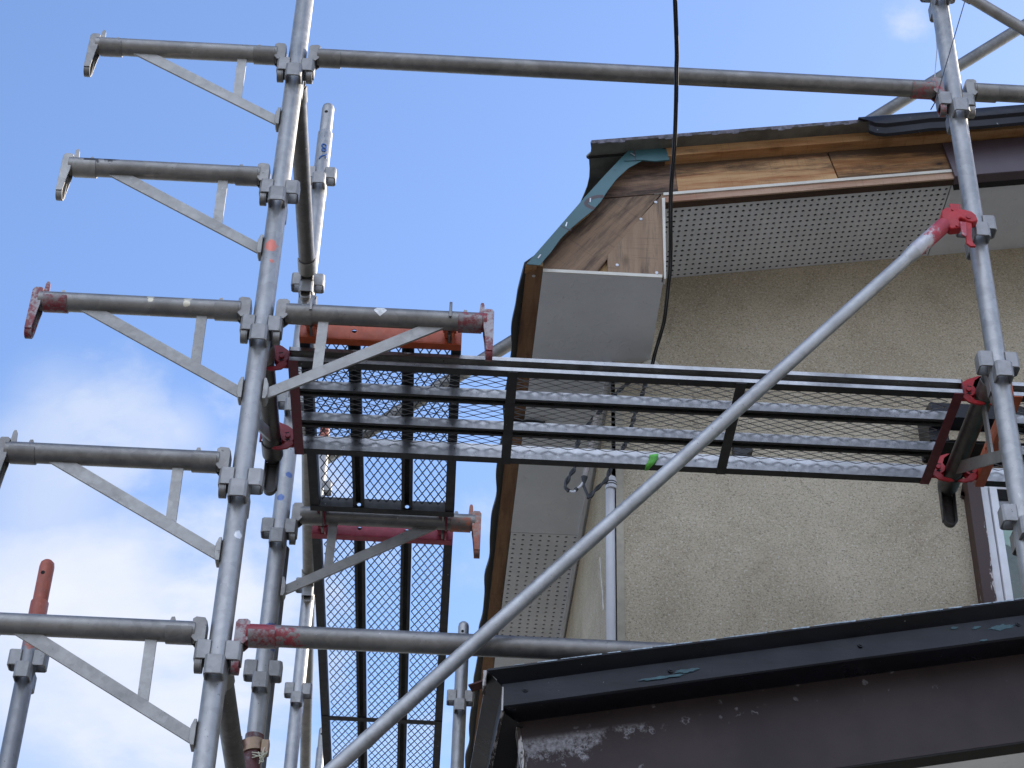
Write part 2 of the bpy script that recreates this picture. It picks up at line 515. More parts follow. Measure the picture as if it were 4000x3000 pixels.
def make_soffit():
    m, k, b = new_mat("grey_embossed_soffit")
    v = objvec(k, False)
    p = k.noise(v, 32, 3, 0.5, 1.0)
    q = k.noise(v, 4, 5, 0.6)
    c = k.mix(k.step(q, 0.3, 0.7), (0.69, 0.71, 0.725), (0.79, 0.81, 0.82))
    c = k.mix(k.math('MULTIPLY', k.step(k.noise(v, 40, 5, 0.7), 0.62, 0.72), 0.25), c, (0.25, 0.25, 0.24))
    k.put(b.inputs['Base Color'], c)
    b.inputs['Roughness'].default_value = 0.7
    bump(k, b, k.step(p, 0.56, 0.68), 0.45, 0.0022)
    return m


M_SOFFIT = make_soffit()


def make_perf():
    m, k, b = new_mat("grey_perforated_board")
    v = objvec(k, False)
    c = k.mix(k.step(k.noise(v, 6, 5, 0.6), 0.3, 0.7), (0.70, 0.705, 0.705), (0.80, 0.805, 0.805))
    c = k.mix(k.math('MULTIPLY', k.step(k.noise(v, 11, 7, 0.7), 0.60, 0.66), 0.45), c, (0.86, 0.85, 0.83))
    k.put(b.inputs['Base Color'], c)
    b.inputs['Roughness'].default_value = 0.75
    bump(k, b, k.noise(v, 90, 4), 0.15, 0.001)
    return m


M_PERF = make_perf()
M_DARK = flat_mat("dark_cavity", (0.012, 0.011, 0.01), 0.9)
M_WHITEBEAD = flat_mat("ivory_trim", (0.66, 0.63, 0.54), 0.5, var=0.1)
M_SHEET = flat_mat("roof_sheet_underside", (0.15, 0.15, 0.13), 0.55, 0.1, 0.3)
M_NAVY = None


def make_navy(name, teal=True):
    m, k, b = new_mat(name)
    v = objvec(k, False)
    n = k.noise(k.mapping(v, (2, 6, 14)), 1.6, 6, 0.65)
    c = k.mix(k.step(n, 0.35, 0.7), (0.004, 0.0045, 0.007), (0.008, 0.0095, 0.016))
    if teal:
        tm = k.step(k.noise(k.mapping(v, (5, 14, 22)), 1.0, 7, 0.7), 0.69, 0.705)
        c = k.mix(k.math('MULTIPLY', tm, 0.8), c, (0.03, 0.085, 0.10))
    c = k.mix(k.step(k.noise(v, 90, 3, 0.6), 0.735, 0.75), c, (0.3, 0.33, 0.36))
    k.put(b.inputs['Base Color'], c)
    k.put(b.inputs['Roughness'], k.lin(k.noise(v, 12, 5), 0.3, 0.7, 0.24, 0.42))
    b.inputs['Specular IOR Level'].default_value = 0.30
    bump(k, b, k.math('ADD', k.noise(k.mapping(v, (5, 5, 18)), 2, 5, 0.6), k.math('MULTIPLY', k.noise(v, 60, 3), 0.15)), 0.22, 0.004)
    return m


M_NAVY = make_navy("navy_painted_flashing")
M_TEAL = flat_mat("teal_primed_metal", (0.05, 0.135, 0.15), 0.45, 0.0, 0.12, 5, 0.08)
M_TEALWORN = flat_mat("worn_teal_primer", (0.03, 0.085, 0.10), 0.5, 0, 0.3, 60)
M_BRPAINT = flat_mat("brown_paint_mark", (0.075, 0.055, 0.06), 0.5)
M_STAPLE = flat_mat("bright_steel", (0.45, 0.46, 0.48), 0.35, 0.6)
M_BROWNMETAL = flat_mat("plum_brown_metal", (0.075, 0.052, 0.062), 0.42, 0.0, 0.15, 6, 0.08)


def make_fascia():
    m, k, b = new_mat("brown_painted_fascia")
    v = objvec(k, False)
    s_ = k.sep(v)
    # distance below the top edge of this sloping board (local coordinates)
    dd = k.math('SUBTRACT', k.math('ADD', k.math('MULTIPLY', s_[0], 0.2), 3.417), s_[2])
    c = k.mix(k.step(k.noise(v, 7, 6, 0.6), 0.3, 0.7), (0.030, 0.0205, 0.0195), (0.044, 0.031, 0.0295))
    near = k.lin(dd, 0.035, 0.095, 0.14, -0.05)
    left = k.lin(s_[0], -0.20, 0.0, 0.12, -0.07)
    gate = k.step(dd, 0.022, 0.04)
    ring = k.noise(v, 34, 9, 0.78, 0.3)
    sp = k.voro(k.vmath('ADD', v, k.vmath('MULTIPLY', k.noise(v, 30, 3, out='Color'), (0.03, 0.03, 0.03))), 34)
    big = k.noise(v, 9, 4, 0.6)
    mk = k.math('MULTIPLY', k.step(k.math('ADD', k.math('ADD', k.math('MULTIPLY', ring, 0.6), k.math('MULTIPLY', big, 0.4)), k.math('ADD', near, left)), 0.66, 0.74), gate)
    sp2 = k.math('MULTIPLY', k.math('MULTIPLY', k.math('SUBTRACT', 1.0, k.step(sp, 0.12, 0.2)), k.step(k.math('ADD', big, near), 0.62, 0.7)), 0.6)
    c = k.mix(k.math('MULTIPLY', k.math('MAXIMUM', mk, sp2), k.lin(k.noise(v, 140, 4, 0.7), 0.3, 0.65, 0.15, 0.85)), c, (0.36, 0.35, 0.36))
    rg = k.voro(v, 42)
    rg = k.voro(k.vmath('ADD', v, k.vmath('MULTIPLY', k.noise(v, 22, 5, 0.7, out='Color'), (0.03, 0.03, 0.03))), 44)
    rim = k.math('MULTIPLY', k.math('MULTIPLY', k.step(rg, 0.16, 0.20), k.step(rg, 0.30, 0.26)), k.math('MULTIPLY', k.step(k.math('ADD', k.math('ADD', big, near), left), 0.60, 0.66), gate))
    c = k.mix(k.math('MULTIPLY', rim, 0.45), c, (0.34, 0.34, 0.35))
    k.put(b.inputs['Base Color'], c)
    b.inputs['Specular IOR Level'].default_value = 0.25
    b.inputs['Roughness'].default_value = 0.55
    bump(k, b, k.math('ADD', k.noise(v, 25, 5, 0.6), k.math('MULTIPLY', mk, 0.6)), 0.2, 0.002)
    return m


M_FASCIA = make_fascia()


def make_peel():
    m, k, b = new_mat("peeling_white_edge")
    v = objvec(k, False)
    n = k.noise(k.mapping(v, (30, 6, 5)), 2.4, 7, 0.7, 0.6)
    c = k.mix(k.step(n, 0.47, 0.55), (0.05, 0.036, 0.03), (0.5, 0.47, 0.45))
    k.put(b.inputs['Base Color'], c)
    b.inputs['Roughness'].default_value = 0.8
    bump(k, b, n, 0.5, 0.004)
    return m


M_PEEL = make_peel()
M_BLACKROOF = flat_mat("black_roofing_edge", (0.014, 0.014, 0.016), 0.5, 0, 0.3)
M_RUBBER = flat_mat("black_cable_sheath", (0.014, 0.015, 0.018), 0.42, 0, 0.2, 60)
M_WIREGREY = flat_mat("grey_cable_stripe", (0.35, 0.36, 0.38), 0.4)
M_PVC = flat_mat("white_conduit_plastic", (0.62, 0.62, 0.63), 0.4, 0, 0.06, 6)
M_PVCG = flat_mat("grey_sleeve_plastic", (0.32, 0.28, 0.25), 0.5)
M_WHITE = flat_mat("white_window_frame", (0.82, 0.82, 0.83), 0.35, 0, 0.05, 20)
M_TAPE = flat_mat("lime_green_tape", (0.16, 0.6, 0.08), 0.5, 0, 0.12)
M_CURTAIN = flat_mat("teal_curtain", (0.07, 0.62, 0.44), 0.8, 0, 0.25, 8)
M_REFLECTION = flat_mat("pale_reflection", (0.62, 0.64, 0.6), 0.8, 0, 0.08)  # pale colour stands for a reflection in the glass
M_ROOM = flat_mat("room_wall", (0.35, 0.36, 0.33), 0.9)
M_BLUE = flat_mat("blue_marker_paint", (0.04, 0.14, 0.42), 0.5)
M_CHALK = flat_mat("worn_white_sticker", (0.72, 0.71, 0.68), 0.6, 0, 0.3, 90)
M_SCRATCH = flat_mat("white_plaster_scratch", (0.8, 0.78, 0.72), 0.8)
M_TWINE = flat_mat("pale_twine", (0.5, 0.48, 0.36), 0.8)
M_RUST = flat_mat("rusty_strap", (0.06, 0.02, 0.016), 0.8, 0, 0.4, 40)


def make_trim():
    m, k, b = new_mat("worn_brown_window_trim")
    v = objvec(k, False)
    n = k.noise(k.mapping(v, (60, 60, 14)), 1.6, 6, 0.7)
    low = k.lin(k.sep(v)[2], 4.4, 4.75, 0.16, -0.05)
    xe = k.lin(k.sep(v)[0], 0.975, 0.99, -0.1, 0.1)
    c = k.mix(k.step(k.math('ADD', k.math('ADD', n, low), xe), 0.66, 0.7), (0.055, 0.026, 0.02), (0.55, 0.5, 0.47))
    k.put(b.inputs['Base Color'], c)
    b.inputs['Roughness'].default_value = 0.55
    return m


M_TRIM = make_trim()


def make_glass():
    m = bpy.data.materials.new("window_glass")
    m.use_nodes = True
    k = NT(m.node_tree)
    tr = k.n('ShaderNodeBsdfTransparent')
    tr.inputs[0].default_value = (0.86, 0.95, 0.91, 1)
    gl = k.n('ShaderNodeBsdfGlossy')
    gl.inputs['Roughness'].default_value = 0.03
    fr = k.n('ShaderNodeFresnel')
    fr.inputs[0].default_value = 1.5
    mx = k.n('ShaderNodeMixShader')
    k.t.links.new(k.math('MULTIPLY', fr.outputs[0], 0.7, True), mx.inputs[0])
    k.t.links.new(tr.outputs[0], mx.inputs[1])
    k.t.links.new(gl.outputs[0], mx.inputs[2])
    o = k.n('ShaderNodeOutputMaterial')
    k.t.links.new(mx.outputs[0], o.inputs['Surface'])
    return m


M_GLASS = make_glass()


def make_ground():
    m, k, b = new_mat("asphalt_ground")
    v = objvec(k, False)
    c = k.mix(k.step(k.noise(v, 0.8, 8, 0.65), 0.3, 0.7), (0.15, 0.143, 0.13), (0.20, 0.19, 0.175))
    c = k.mix(k.math('MULTIPLY', k.step(k.noise(v, 14, 6, 0.7), 0.5, 0.75), 0.4), c, (0.03, 0.03, 0.03))
    k.put(b.inputs['Base Color'], c)
    b.inputs['Roughness'].default_value = 0.9
    bump(k, b, k.noise(v, 40, 5), 0.3, 0.004)
    return m


GZ = -5.5
g = MB()
g.add([(-900, -900, GZ), (900, -900, GZ), (900, 900, GZ), (-900, 900, GZ)], [(0, 1, 2, 3)])
tag(g.build("ground", make_ground()), kind='structure')

# ------------------------------------------------------------------ the house
HO = Vector((1.0, 0.9, GZ))
house = thing("house", HO, 0, "beige stucco house with stripped timber eaves and dark metal roofs", "house")
SL = 0.178                                     # fall of the upper rake
YF, YW = 0.504, 0.90


def z_top(x): return 0.200 + SL * (x - 1.361)   # top of the fascia plank
def z_bot(x): return 0.083 + SL * (x - 1.355)   # bottom of the fascia plank


def shx(x, y): return x - 0.02 * (y - YF)       # the house stands a little askew to the scaffold


def slab(mb, x0, x1, y0, y1, za, zb, fn):
    """box whose bottom and top follow fn(x)+za and fn(x)+zb"""
    vs = []
    for x in (x0, x1):
        for y in (y0, y1):
            for z in (za, zb):
                vs.append((x, y, fn(x) + z))
    return mb.add(vs, [(0, 1, 3, 2), (4, 6, 7, 5), (0, 4, 5, 1), (2, 3, 7, 6), (0, 2, 6, 4), (1, 5, 7, 3)])


XR, YB = 5.2, 6.2
# front wall with the window opening
WX0, WX1, WZ0, WZ1 = 1.992, 3.35, -1.95, -0.690
CX = 0.945                                     # house corner
mb = MB()
mb.prism([(CX, GZ), (WX0, GZ), (WX0, z_bot(WX0) + 0.02), (CX, z_bot(CX) + 0.02)], 'y', YW, YW + 0.12)
mb.prism([(WX0, GZ), (WX1, GZ), (WX1, WZ0), (WX0, WZ0)], 'y', YW, YW + 0.12)
mb.prism([(WX0, WZ1), (WX1, WZ1), (WX1, z_bot(WX1) + 0.02), (WX0, z_bot(WX0) + 0.02)], 'y', YW, YW + 0.12)
mb.prism([(WX1, GZ), (XR, GZ), (XR, z_bot(XR) + 0.02), (WX1, z_bot(WX1) + 0.02)], 'y', YW, YW + 0.12)
front_wall = mb.build("front_wall", M_STUCCO, house)
mb = MB()
mb.prism([(CX + 0.0005, YW + 0.1205), (CX + 0.12, YW + 0.1205), (shx(CX, YB) + 0.12, YB), (shx(CX, YB), YB)], 'z', GZ, -0.24)
mb.prism([(CX, YW + 0.0), (CX + 0.0005, YW), (CX + 0.0005, YW + 0.1205), (CX, YW + 0.1205)], 'z', GZ, -0.24)
side_wall = mb.build("side_wall", M_STUCCO, house)
mb = MB()
mb.box(shx(CX, YB), XR, YB, YB + 0.12, GZ, 0.1)
mb.box(XR, XR + 0.12, YW, YB + 0.12, GZ, 0.7)
mb.build("rear_wall", M_STUCCO, house)
# smooth plaster margin at the corner
mb = MB()
mb.box(CX + 0.001, CX + 0.022, YW - 0.003, YW - 0.0002, -3.0, -0.32)
mb.build("corner_margin", flat_mat("smooth_plaster_margin", (0.40, 0.36, 0.28), 0.85, 0, 0.1, 30, 0.2), house)
# scratch in the plaster of the side wall
mb = MB()
pts = smooth_path([(CX - 0.013, 1.284, -0.754), (CX - 0.012, 1.262, -0.81), (CX - 0.012, 1.245, -0.86), (CX - 0.011, 1.222, -0.91), (CX - 0.0105, 1.20, -0.985)], 4)
mb.sweep(pts, 0.0022, 5)
scr = mb.build("plaster_scratch", M_SCRATCH, house)
scr.location.x += 0.0

# upper roof: sheet, rake flashing, batten
ZS = 0.040                                     # sheet height above plank top
mb = MB()
edge = [(0.834, 0.420), (0.838, 0.445), (0.838, 0.462), (0.826, 0.478), (0.828, 0.484), (0.835, 0.490), (0.840, 0.53), (0.842, 0.57), (0.839, 0.61), (0.832, 0.645), (0.824, 0.68), (0.822, 0.74), (0.832, 0.80), (0.836, 0.9), (0.82, 1.0)]
ys = 1.0
while ys < YB - 0.3:
    ys += 0.1
    edge.append((0.822 - 0.02 * (ys - 1) + 0.008 * math.sin(ys * 14), ys))
poly = [(x, y) for x, y in edge]
n = len(poly)
vs, fs = [], []
for (x, y) in poly:
    lift = 0.003 * math.sin(x * 40 + y * 9)
    vs += [(x, y, z_top(x) + ZS - 0.006), (x, y, z_top(x) + ZS), (XR + 0.4, y, z_top(XR + 0.4) + ZS - 0.006), (XR + 0.4, y, z_top(XR + 0.4) + ZS)]
for i in range(n - 1):
    a, b_ = 4 * i, 4 * i + 4
    fs += [(a, b_, b_ + 2, a + 2), (a + 1, a + 3, b_ + 3, b_ + 1), (a, a + 1, b_ + 1, b_)]
fs += [(0, 2, 3, 1), (4 * n - 4, 4 * n - 3, 4 * n - 1, 4 * n - 2)]
mb.add(vs, fs)
roof = mb.build("roof", M_SHEET, house)
mb = MB()                                      # rusty lip of the cut sheet along the rake
pts = []
x = 0.836
while x < 1.70:
    pts.append(x)
    x += 0.02
for a, b_ in zip(pts[:-1], pts[1:]):
    for_d = 0.010 + 0.004 * math.sin(a * 37) + 0.003 * math.sin(a * 91)
    mb.add([(a, 0.4155, z_top(a) + ZS + 0.001), (b_, 0.4155, z_top(b_) + ZS + 0.001), (b_, 0.4175, z_top(b_) + ZS - for_d), (a, 0.4175, z_top(a) + ZS - for_d)], [(0, 1, 2, 3)])
lip = mb.build("sheet_lip", None or flat_mat("chipped_navy_lip", (0.10, 0.09, 0.11), 0.5, 0, 0.75, 70), roof)
mb = MB()                                      # seam under the overhang
slab(mb, 0.834, 1.05, 0.474, 0.480, ZS - 0.012, ZS - 0.0065, z_top)
mb.build("sheet_seam", M_DARK, roof)
# rake flashing still in place on the right
mb = MB()
prof = [(0.500, ZS + 0.002), (0.408, ZS + 0.004), (0.403, ZS - 0.004), (0.405, ZS - 0.030), (0.414, ZS - 0.038), (0.417, ZS - 0.060), (0.424, ZS - 0.066), (0.428, ZS - 0.060)]
xs = [1.640, 1.652, 1.68, 1.72, 1.78, 1.86, 2.0, 2.2, 2.6, 3.4, XR + 0.4]
vs, fs = [], []
for i, x in enumerate(xs):
    curl = max(0, 1.70 - x) / 0.06
    for j, (y, z) in enumerate(prof):
        lowpt = j >= 3
        xx = x + (0.028 * curl if lowpt else 0)
        zz = z_top(x) + z + (0.010 * math.sin(x * 21) * (x < 2.2) * lowpt) * 0.4 + (0.014 * curl if lowpt else 0)
        vs.append((xx, y - (0.006 * curl if lowpt else 0), zz))
    if i:
        m_ = len(prof)
        fs += [((i - 1) * m_ + j, (i - 1) * m_ + j + 1, i * m_ + j + 1, i * m_ + j) for j in range(m_ - 1)]
mb.add(vs, fs)
fl = mb.build("rake_flashing", M_NAVY, roof)
s_ = fl.modifiers.new("solid", 'SOLIDIFY')
s_.thickness = 0.0016

mb = MB()
slab(mb, 1.055, XR, 0.466, YF + 0.02, 0.0005, ZS - 0.0065, z_top)
mb.build("rake_batten", M_BATTEN, house)
mb = MB()
slab(mb, 1.04, XR, 0.5205, 0.56, -0.001, ZS - 0.007, z_top)
mb.build("roof_backing", M_DARK, house)

# fascia planks
def xz_board(name, poly, y0, y1, m, parent=house, bevel=0.0012):
    q = MB()
    q.prism(poly, 'y', y0, y1)
    return q.build(name, m, parent, bevel=bevel)


xz_board("fascia_plank", [(0.870, 0.000), (1.054, 0.031), (1.100, z_bot(1.100)), (1.092, z_top(1.092)), (0.940, z_top(0.94) + 0.01)], YF, YF + 0.02, M_PLANK_W)
xz_board("fascia_plank", [(1.1008, z_bot(1.1008)), (1.5835, z_bot(1.5835)), (1.5575, z_top(1.5575)), (1.0928, z_top(1.0928))], YF, YF + 0.02, M_PLANK)
xz_board("fascia_plank", [(1.5865, z_bot(1.5865)), (1.933, z_bot(1.933)), (1.95, z_top(1.95)), (1.5605, z_top(1.5605))], YF - 0.0015, YF + 0.018, M_PLANK_D)
# ivory bead and pink strip below the planks
q = MB(); slab(q, 1.056, 1.935, YF - 0.006, YF + 0.012, -0.0110, -0.0005, z_bot); q.build("ivory_bead", M_WHITEBEAD, house)
q = MB(); slab(q, 1.054, 1.940, YF - 0.002, YF + 0.004, -0.0345, -0.0115, z_bot); q.build("lower_batten", M_STRIP, house)
q = MB(); slab(q, 1.0545, 1.9395, YF + 0.0045, YF + 0.030, -0.0342, -0.0115, z_bot); q.build("batten_shade", M_SHADEWOOD, house)  # added strip; its dark colour is the batten's underside shade
# brown metal fascia cover still in place on the right
q = MB()
vs = []
ZC = lambda x: z_bot(x)
for x in (0, 1):
    X = XR if x else None
    for (y, dz, xl) in [(YF - 0.012, 0.104, 1.912), (YF - 0.012, -0.036, 1.935), (YF + 0.022, -0.040, 1.937), (YF + 0.022, 0.104, 1.914)]:
        xx = X or xl
        vs.append((xx, y, ZC(xx) + dz))
q.add(vs, [(0, 1, 2, 3), (4, 7, 6, 5), (0, 4, 5, 1), (1, 5, 6, 2), (2, 6, 7, 3), (3, 7, 4, 0)])
q.build("fascia_cover", M_BROWNMETAL, house, bevel=0.002)
q = MB(); slab(q, 1.945, XR, YF + 0.0225, YF + 0.05, -0.037, 0.0, z_bot); q.build("fascia_cover_lip", M_DARK, house)


def perforated(mb, x0, x1, y0, y1, nx, ny, r, zf, margin=0.0):
    """sheet with real round holes: nx by ny cells, plus plain margins"""
    dx, dy = (x1 - x0) / nx, (y1 - y0) / ny
    K = 8
    for i in range(nx):
        for j in range(ny):
            ax, ay = x0 + i * dx, y0 + j * dy
            cx, cy = ax + dx / 2, ay + dy / 2
            ring, outer = [], []
            for q_ in range(K):
                t = 2 * PI * q_ / K + PI / 8
                ring.append((cx + r * math.cos(t), cy + r * math.sin(t)))
                c_, s2 = math.cos(t), math.sin(t)
                sc = 1 / max(abs(c_), abs(s2))
                outer.append((cx + c_ * sc * dx / 2, cy + s2 * sc * dy / 2))
            # corners inserted between outer points
            corners = {0: (ax + dx, ay + dy), 2: (ax, ay + dy), 4: (ax, ay), 6: (ax + dx, ay)}
            V = [(*p, zf(*p)) for p in ring] + [(*p, zf(*p)) for p in outer]
            F = []
            extra = {}
            for q_ in range(0, 8, 2):
                V.append((*corners[q_], zf(*corners[q_])))
                extra[q_] = len(V) - 1
            for q_ in range(K):
                n2 = (q_ + 1) % K
                if q_ in extra:
                    F.append((q_, 8 + q_, extra[q_], 8 + n2, n2))
                else:
                    F.append((q_, 8 + q_, 8 + n2, n2))
            # short walls up into the hole
            b0 = len(V)
            V += [(p[0], p[1], zf(*p) + 0.0025) for p in ring]
            for q_ in range(K):
                F.append((q_, (q_ + 1) % K, b0 + (q_ + 1) % K, b0 + q_))
            mb.add(V, F)


# front soffit: perforated board (left), plain board (right)
zs = lambda x, y: z_bot(x) + 0.001
mb = MB()
perforated(mb, 1.072, 1.072 + 42 * 0.0208, 0.508, 0.508 + 17 * 0.023, 42, 17, 0.0051, zs)
mb.add([(1.03, 0.50, zs(1.03, 0)), (1.072, 0.50, zs(1.072, 0)), (1.072, 0.9, zs(1.072, 0)), (1.03, 0.9, zs(1.03, 0))], [(0, 1, 2, 3)])
pf = mb.build("perforated_soffit", M_PERF, house)
mb = MB(); slab(mb, 1.0, 1.96, 0.522, 0.8995, 0.0045, 0.012, z_bot); mb.build("soffit_cavity", M_DARK, pf)
mb = MB(); slab(mb, 1.9485, XR, 0.53, 0.8995, 0.0005, 0.008, z_bot); mb.build("plain_soffit", M_SOFFIT, house)

# boxed left eave
ZE = -0.298
# gable end boards of the box
xz_board("gable_board", [(0.889, 0.000), (1.050, 0.0295), (1.009, -0.034), (0.858, -0.287), (0.700, -0.284), (0.668, -0.262), (0.83, 0.002)], YF + 0.001, YF + 0.016, M_BOARD1)
gb = xz_board("gable_board", [(1.055, 0.029), (1.050, -0.2935), (0.889, -0.288), (0.890, -0.222), (1.012, -0.034)], YF - 0.002, YF + 0.013, M_BOARD2)
for (sx, sz) in ((1.033, -0.008), (0.988, -0.078), (0.917, -0.259), (1.03, -0.281)):
    q = MB(); q.tube((sx, YF - 0.0035, sz), (sx, YF - 0.0015, sz), 0.0048, n=12)
    q.box(sx - 0.004, sx + 0.004, YF - 0.0042, YF - 0.0034, sz - 0.0008, sz + 0.0008)
    q.build("screw", M_STAPLE, gb)
q = MB(); q.box(0.855, 0.895, YF + 0.0165, YF + 0.022, -0.288, -0.2); q.build("gap_wood", M_NEWWOOD, house)
q = MB(); q.prism([(0.66, -0.28), (1.05, -0.29), (1.05, 0.03), (0.95, z_top(0.95)), (0.93, 0.13)], 'y', YF + 0.0225, YF + 0.03); q.build("box_backing", M_DARK, house)
# ivory vertical bead at the right of the box
q = MB(); q.prism([(1.0515, 0.008), (1.0605, 0.010), (1.0565, -0.303), (1.0505, -0.303)], 'y', YF - 0.005, YF + 0.02); q.build("box_bead", M_WHITEBEAD, house)
q = MB(); q.prism([(YF + 0.021, 0.03), (YF + 0.021, ZE), (YW - 0.001, ZE), (YW - 0.001, 0.03)], 'x', 1.0455, 1.0505); q.build("box_side_panel", M_SOFFIT, house)
# underside of the box: smooth panel, perforated panel
def quad_plate(name, x0f, x1f, y0, y1, z0, z1, m, parent=house):
    q = MB()
    q.add([(x0f(y), y, z) for y in (y0, y1) for z in (z0, z1)] + [(x1f(y), y, z) for y in (y0, y1) for z in (z0, z1)],
          [(0, 1, 3, 2), (4, 6, 7, 5), (0, 4, 5, 1), (2, 3, 7, 6), (0, 2, 6, 4), (1, 5, 7, 3)])
    return q.build(name, m, parent)


xo = lambda y: 0.705 - 0.02 * (y - YF)
xi = lambda y: 1.0455 if y < 0.9005 else shx(0.962, y)
quad_plate("eave_soffit", xo, lambda y: 1.0455, YF - 0.002, YW, ZE, ZE + 0.01, M_SOFFIT)
quad_plate("eave_soffit", xo, lambda y: shx(0.97, y), YW, 1.872, ZE, ZE + 0.01, M_SOFFIT)
quad_plate("eave_soffit", xo, lambda y: shx(0.97, y), 2.745, YB, ZE, ZE + 0.01, M_SOFFIT)
mb = MB()
for j in range(29):
    pass
NX2, NY2 = 9, 29
perforated(mb, 0.0, 0.240, 1.875, 2.742, NX2, NY2, 0.0050, lambda x, y: ZE + 0.001)
mb.v = [Vector((xo(v.y) + 0.0005 + v.x * 1.104, v.y, v.z)) for v in mb.v]
pf2 = mb.build("perforated_soffit", M_PERF, house)
quad_plate("soffit_cavity", xo, lambda y: shx(0.97, y), 1.8735, 2.7435, ZE + 0.0045, ZE + 0.012, M_DARK, pf2)
q = MB(); q.box(0.705, 1.0455, YF - 0.006, YF - 0.0022, ZE - 0.002, ZE + 0.009); q.build("soffit_bead", M_WHITEBEAD, house)
q = MB()                                       # moulding where soffit meets the side wall
q.add([(shx(CX - 0.012, y), y, ZE - 0.012) for y in (YW, YB)] + [(shx(CX + 0.0005, y), y, ZE - 0.012) for y in (YW, YB)] + [(shx(CX - 0.012, y), y, ZE - 0.0003) for y in (YW, YB)] + [(shx(CX + 0.0005, y), y, ZE - 0.0003) for y in (YW, YB)],
      [(0, 1, 3, 2), (4, 6, 7, 5), (0, 4, 5, 1), (2, 3, 7, 6), (0, 2, 6, 4), (1, 5, 7, 3)])
q.build("wall_moulding", M_SOFFIT, house)
# brown eave board, new wood at its cut end
EZ0 = -0.286
quad_plate("eave_board", lambda y: 0.657 - 0.0185 * (y - YF), lambda y: 0.704 - 0.02 * (y - YF), YF - 0.010, YB, EZ0, EZ0 + 0.02, M_EAVE)
q = MB(); q.box(0.668, 0.7045, YF - 0.0125, YF - 0.0103, EZ0 + 0.001, EZ0 + 0.017); eb = q.build("cut_board_end", M_NEWWOOD, house)
q = MB(); q.tube((0.680, 0.535, EZ0 - 0.0016), (0.680, 0.535, EZ0 + 0.001), 0.005, n=12); q.build("nail_head", M_STAPLE, eb)
# corrugated roofing that covers the box: steep face and its wavy drip edge
q = MB()
vs, fs = [], []
Y = YF - 0.012
i = 0
while Y < YB:
    wv_ = (0.0042 * math.sin((Y - 0.5) * 2 * PI / 0.36) + 0.0015 * math.sin(Y * 31)) * min(1, (Y - 0.49) * 3)
    s0 = -0.02 * (Y - YF)
    g0 = 0.014 * max(0.0, 1 - (Y - 0.492) / 0.13)
    prof = [(0.655 + s0, EZ0 + 0.004), (0.640 + s0 + wv_ + g0, EZ0 + 0.002), (0.640 + s0 + wv_ + g0, EZ0 + 0.010), (0.680 + s0, -0.25), (0.833 + s0, -0.022), (0.962 + s0, 0.168)]
    vs += [(x, Y, z) for x, z in prof]
    if i:
        fs += [((i - 1) * 6 + j, (i - 1) * 6 + j + 1, i * 6 + j + 1, i * 6 + j) for j in range(5)]
    i += 1
    Y += 0.03
q.add(vs, fs)
ec = q.build("eave_roofing", M_BLACKROOF, house, sharp=50)
s_ = ec.modifiers.new("solid", 'SOLIDIFY'); s_.thickness = 0.004; s_.offset = 1
# teal flashing along the slanting end of the box
GO = [(1.064, .180), (0.957, .172), (.887, .068), (.817, -.041), (.735, -.175), (.656, -.303)]
GI = [(.695, -.304), (.708, -.280), (.726, -.251), (.752, -.200), (.778, -.163), (.812, -.122), (.845, -.084), (.868, -.048), (.886, -.008), (.915, .045), (.950, .091), (.991, .124), (1.030, .122), (1.072, .130)]
q = MB(); q.prism(GO + GI, 'y', 0.466, 0.4685)
# turned edge along the outside
for a, b_ in zip(GO[1:-1], GO[2:]):
    q.add([(a[0], 0.4665, a[1]), (b_[0], 0.4665, b_[1]), (b_[0] - 0.002, 0.50, b_[1] + 0.002), (a[0] - 0.002, 0.50, a[1] + 0.002)], [(0, 1, 2, 3)])
gf = q.build("teal_flashing", M_TEAL, house)
q = MB()                                       # timber packing behind it
q.prism([(x - 0.003, z - 0.003) for x, z in GO] + [(x - 0.010, z + 0.012) for x, z in GI], 'y', 0.4692, YF + 0.0003)
q.build("flashing_packing", M_PLANK_D, house)
q = MB(); q.prism([(0.938, .118), (1.064, .175), (1.072, .131), (1.030, .1225), (0.991, .1245), (0.945, .1175)], 'y', 0.4635, 0.4655); q.build("flashing_lap", M_TEAL, gf)
q = MB()                                       # curved brown brush mark
arc = [(p.x, p.y) for p in smooth_path([(0.876, -0.028, 0), (0.855, -0.031, 0), (0.836, -0.041, 0), (0.826, -0.054, 0), (0.826, -0.064, 0), (0.835, -0.072, 0), (0.849, -0.079, 0)], 4)]
def ribbon(q, pts, wd, y):
    L_, R_ = [], []
    for i, p in enumerate(pts):
        a = pts[max(i - 1, 0)]; b_ = pts[min(i + 1, len(pts) - 1)]
        dx, dz = b_[0] - a[0], b_[1] - a[1]
        l = math.hypot(dx, dz) or 1
        L_.append((p[0] - dz / l * wd / 2, y, p[1] + dx / l * wd / 2)); R_.append((p[0] + dz / l * wd / 2, y, p[1] - dx / l * wd / 2))
    for i in range(len(pts) - 1):
        q.add([L_[i], L_[i + 1], R_[i + 1], R_[i]], [(0, 1, 2, 3)])
ribbon(q, arc, 0.012, 0.4657)
q.build("brush_mark", M_BRPAINT, gf)
for pl, wd_, y_ in (([(0.752, -0.151), (0.767, -0.161), (0.783, -0.167)], 0.003, 0.4657), ([(0.968, 0.165), (0.972, 0.12)], 0.003, 0.4633), ([(0.906, 0.081), (0.913, 0.079)], 0.002, 0.4657)):
    q = MB(); ribbon(q, pl, wd_, y_); q.build("scratch_line", M_BRPAINT, gf)
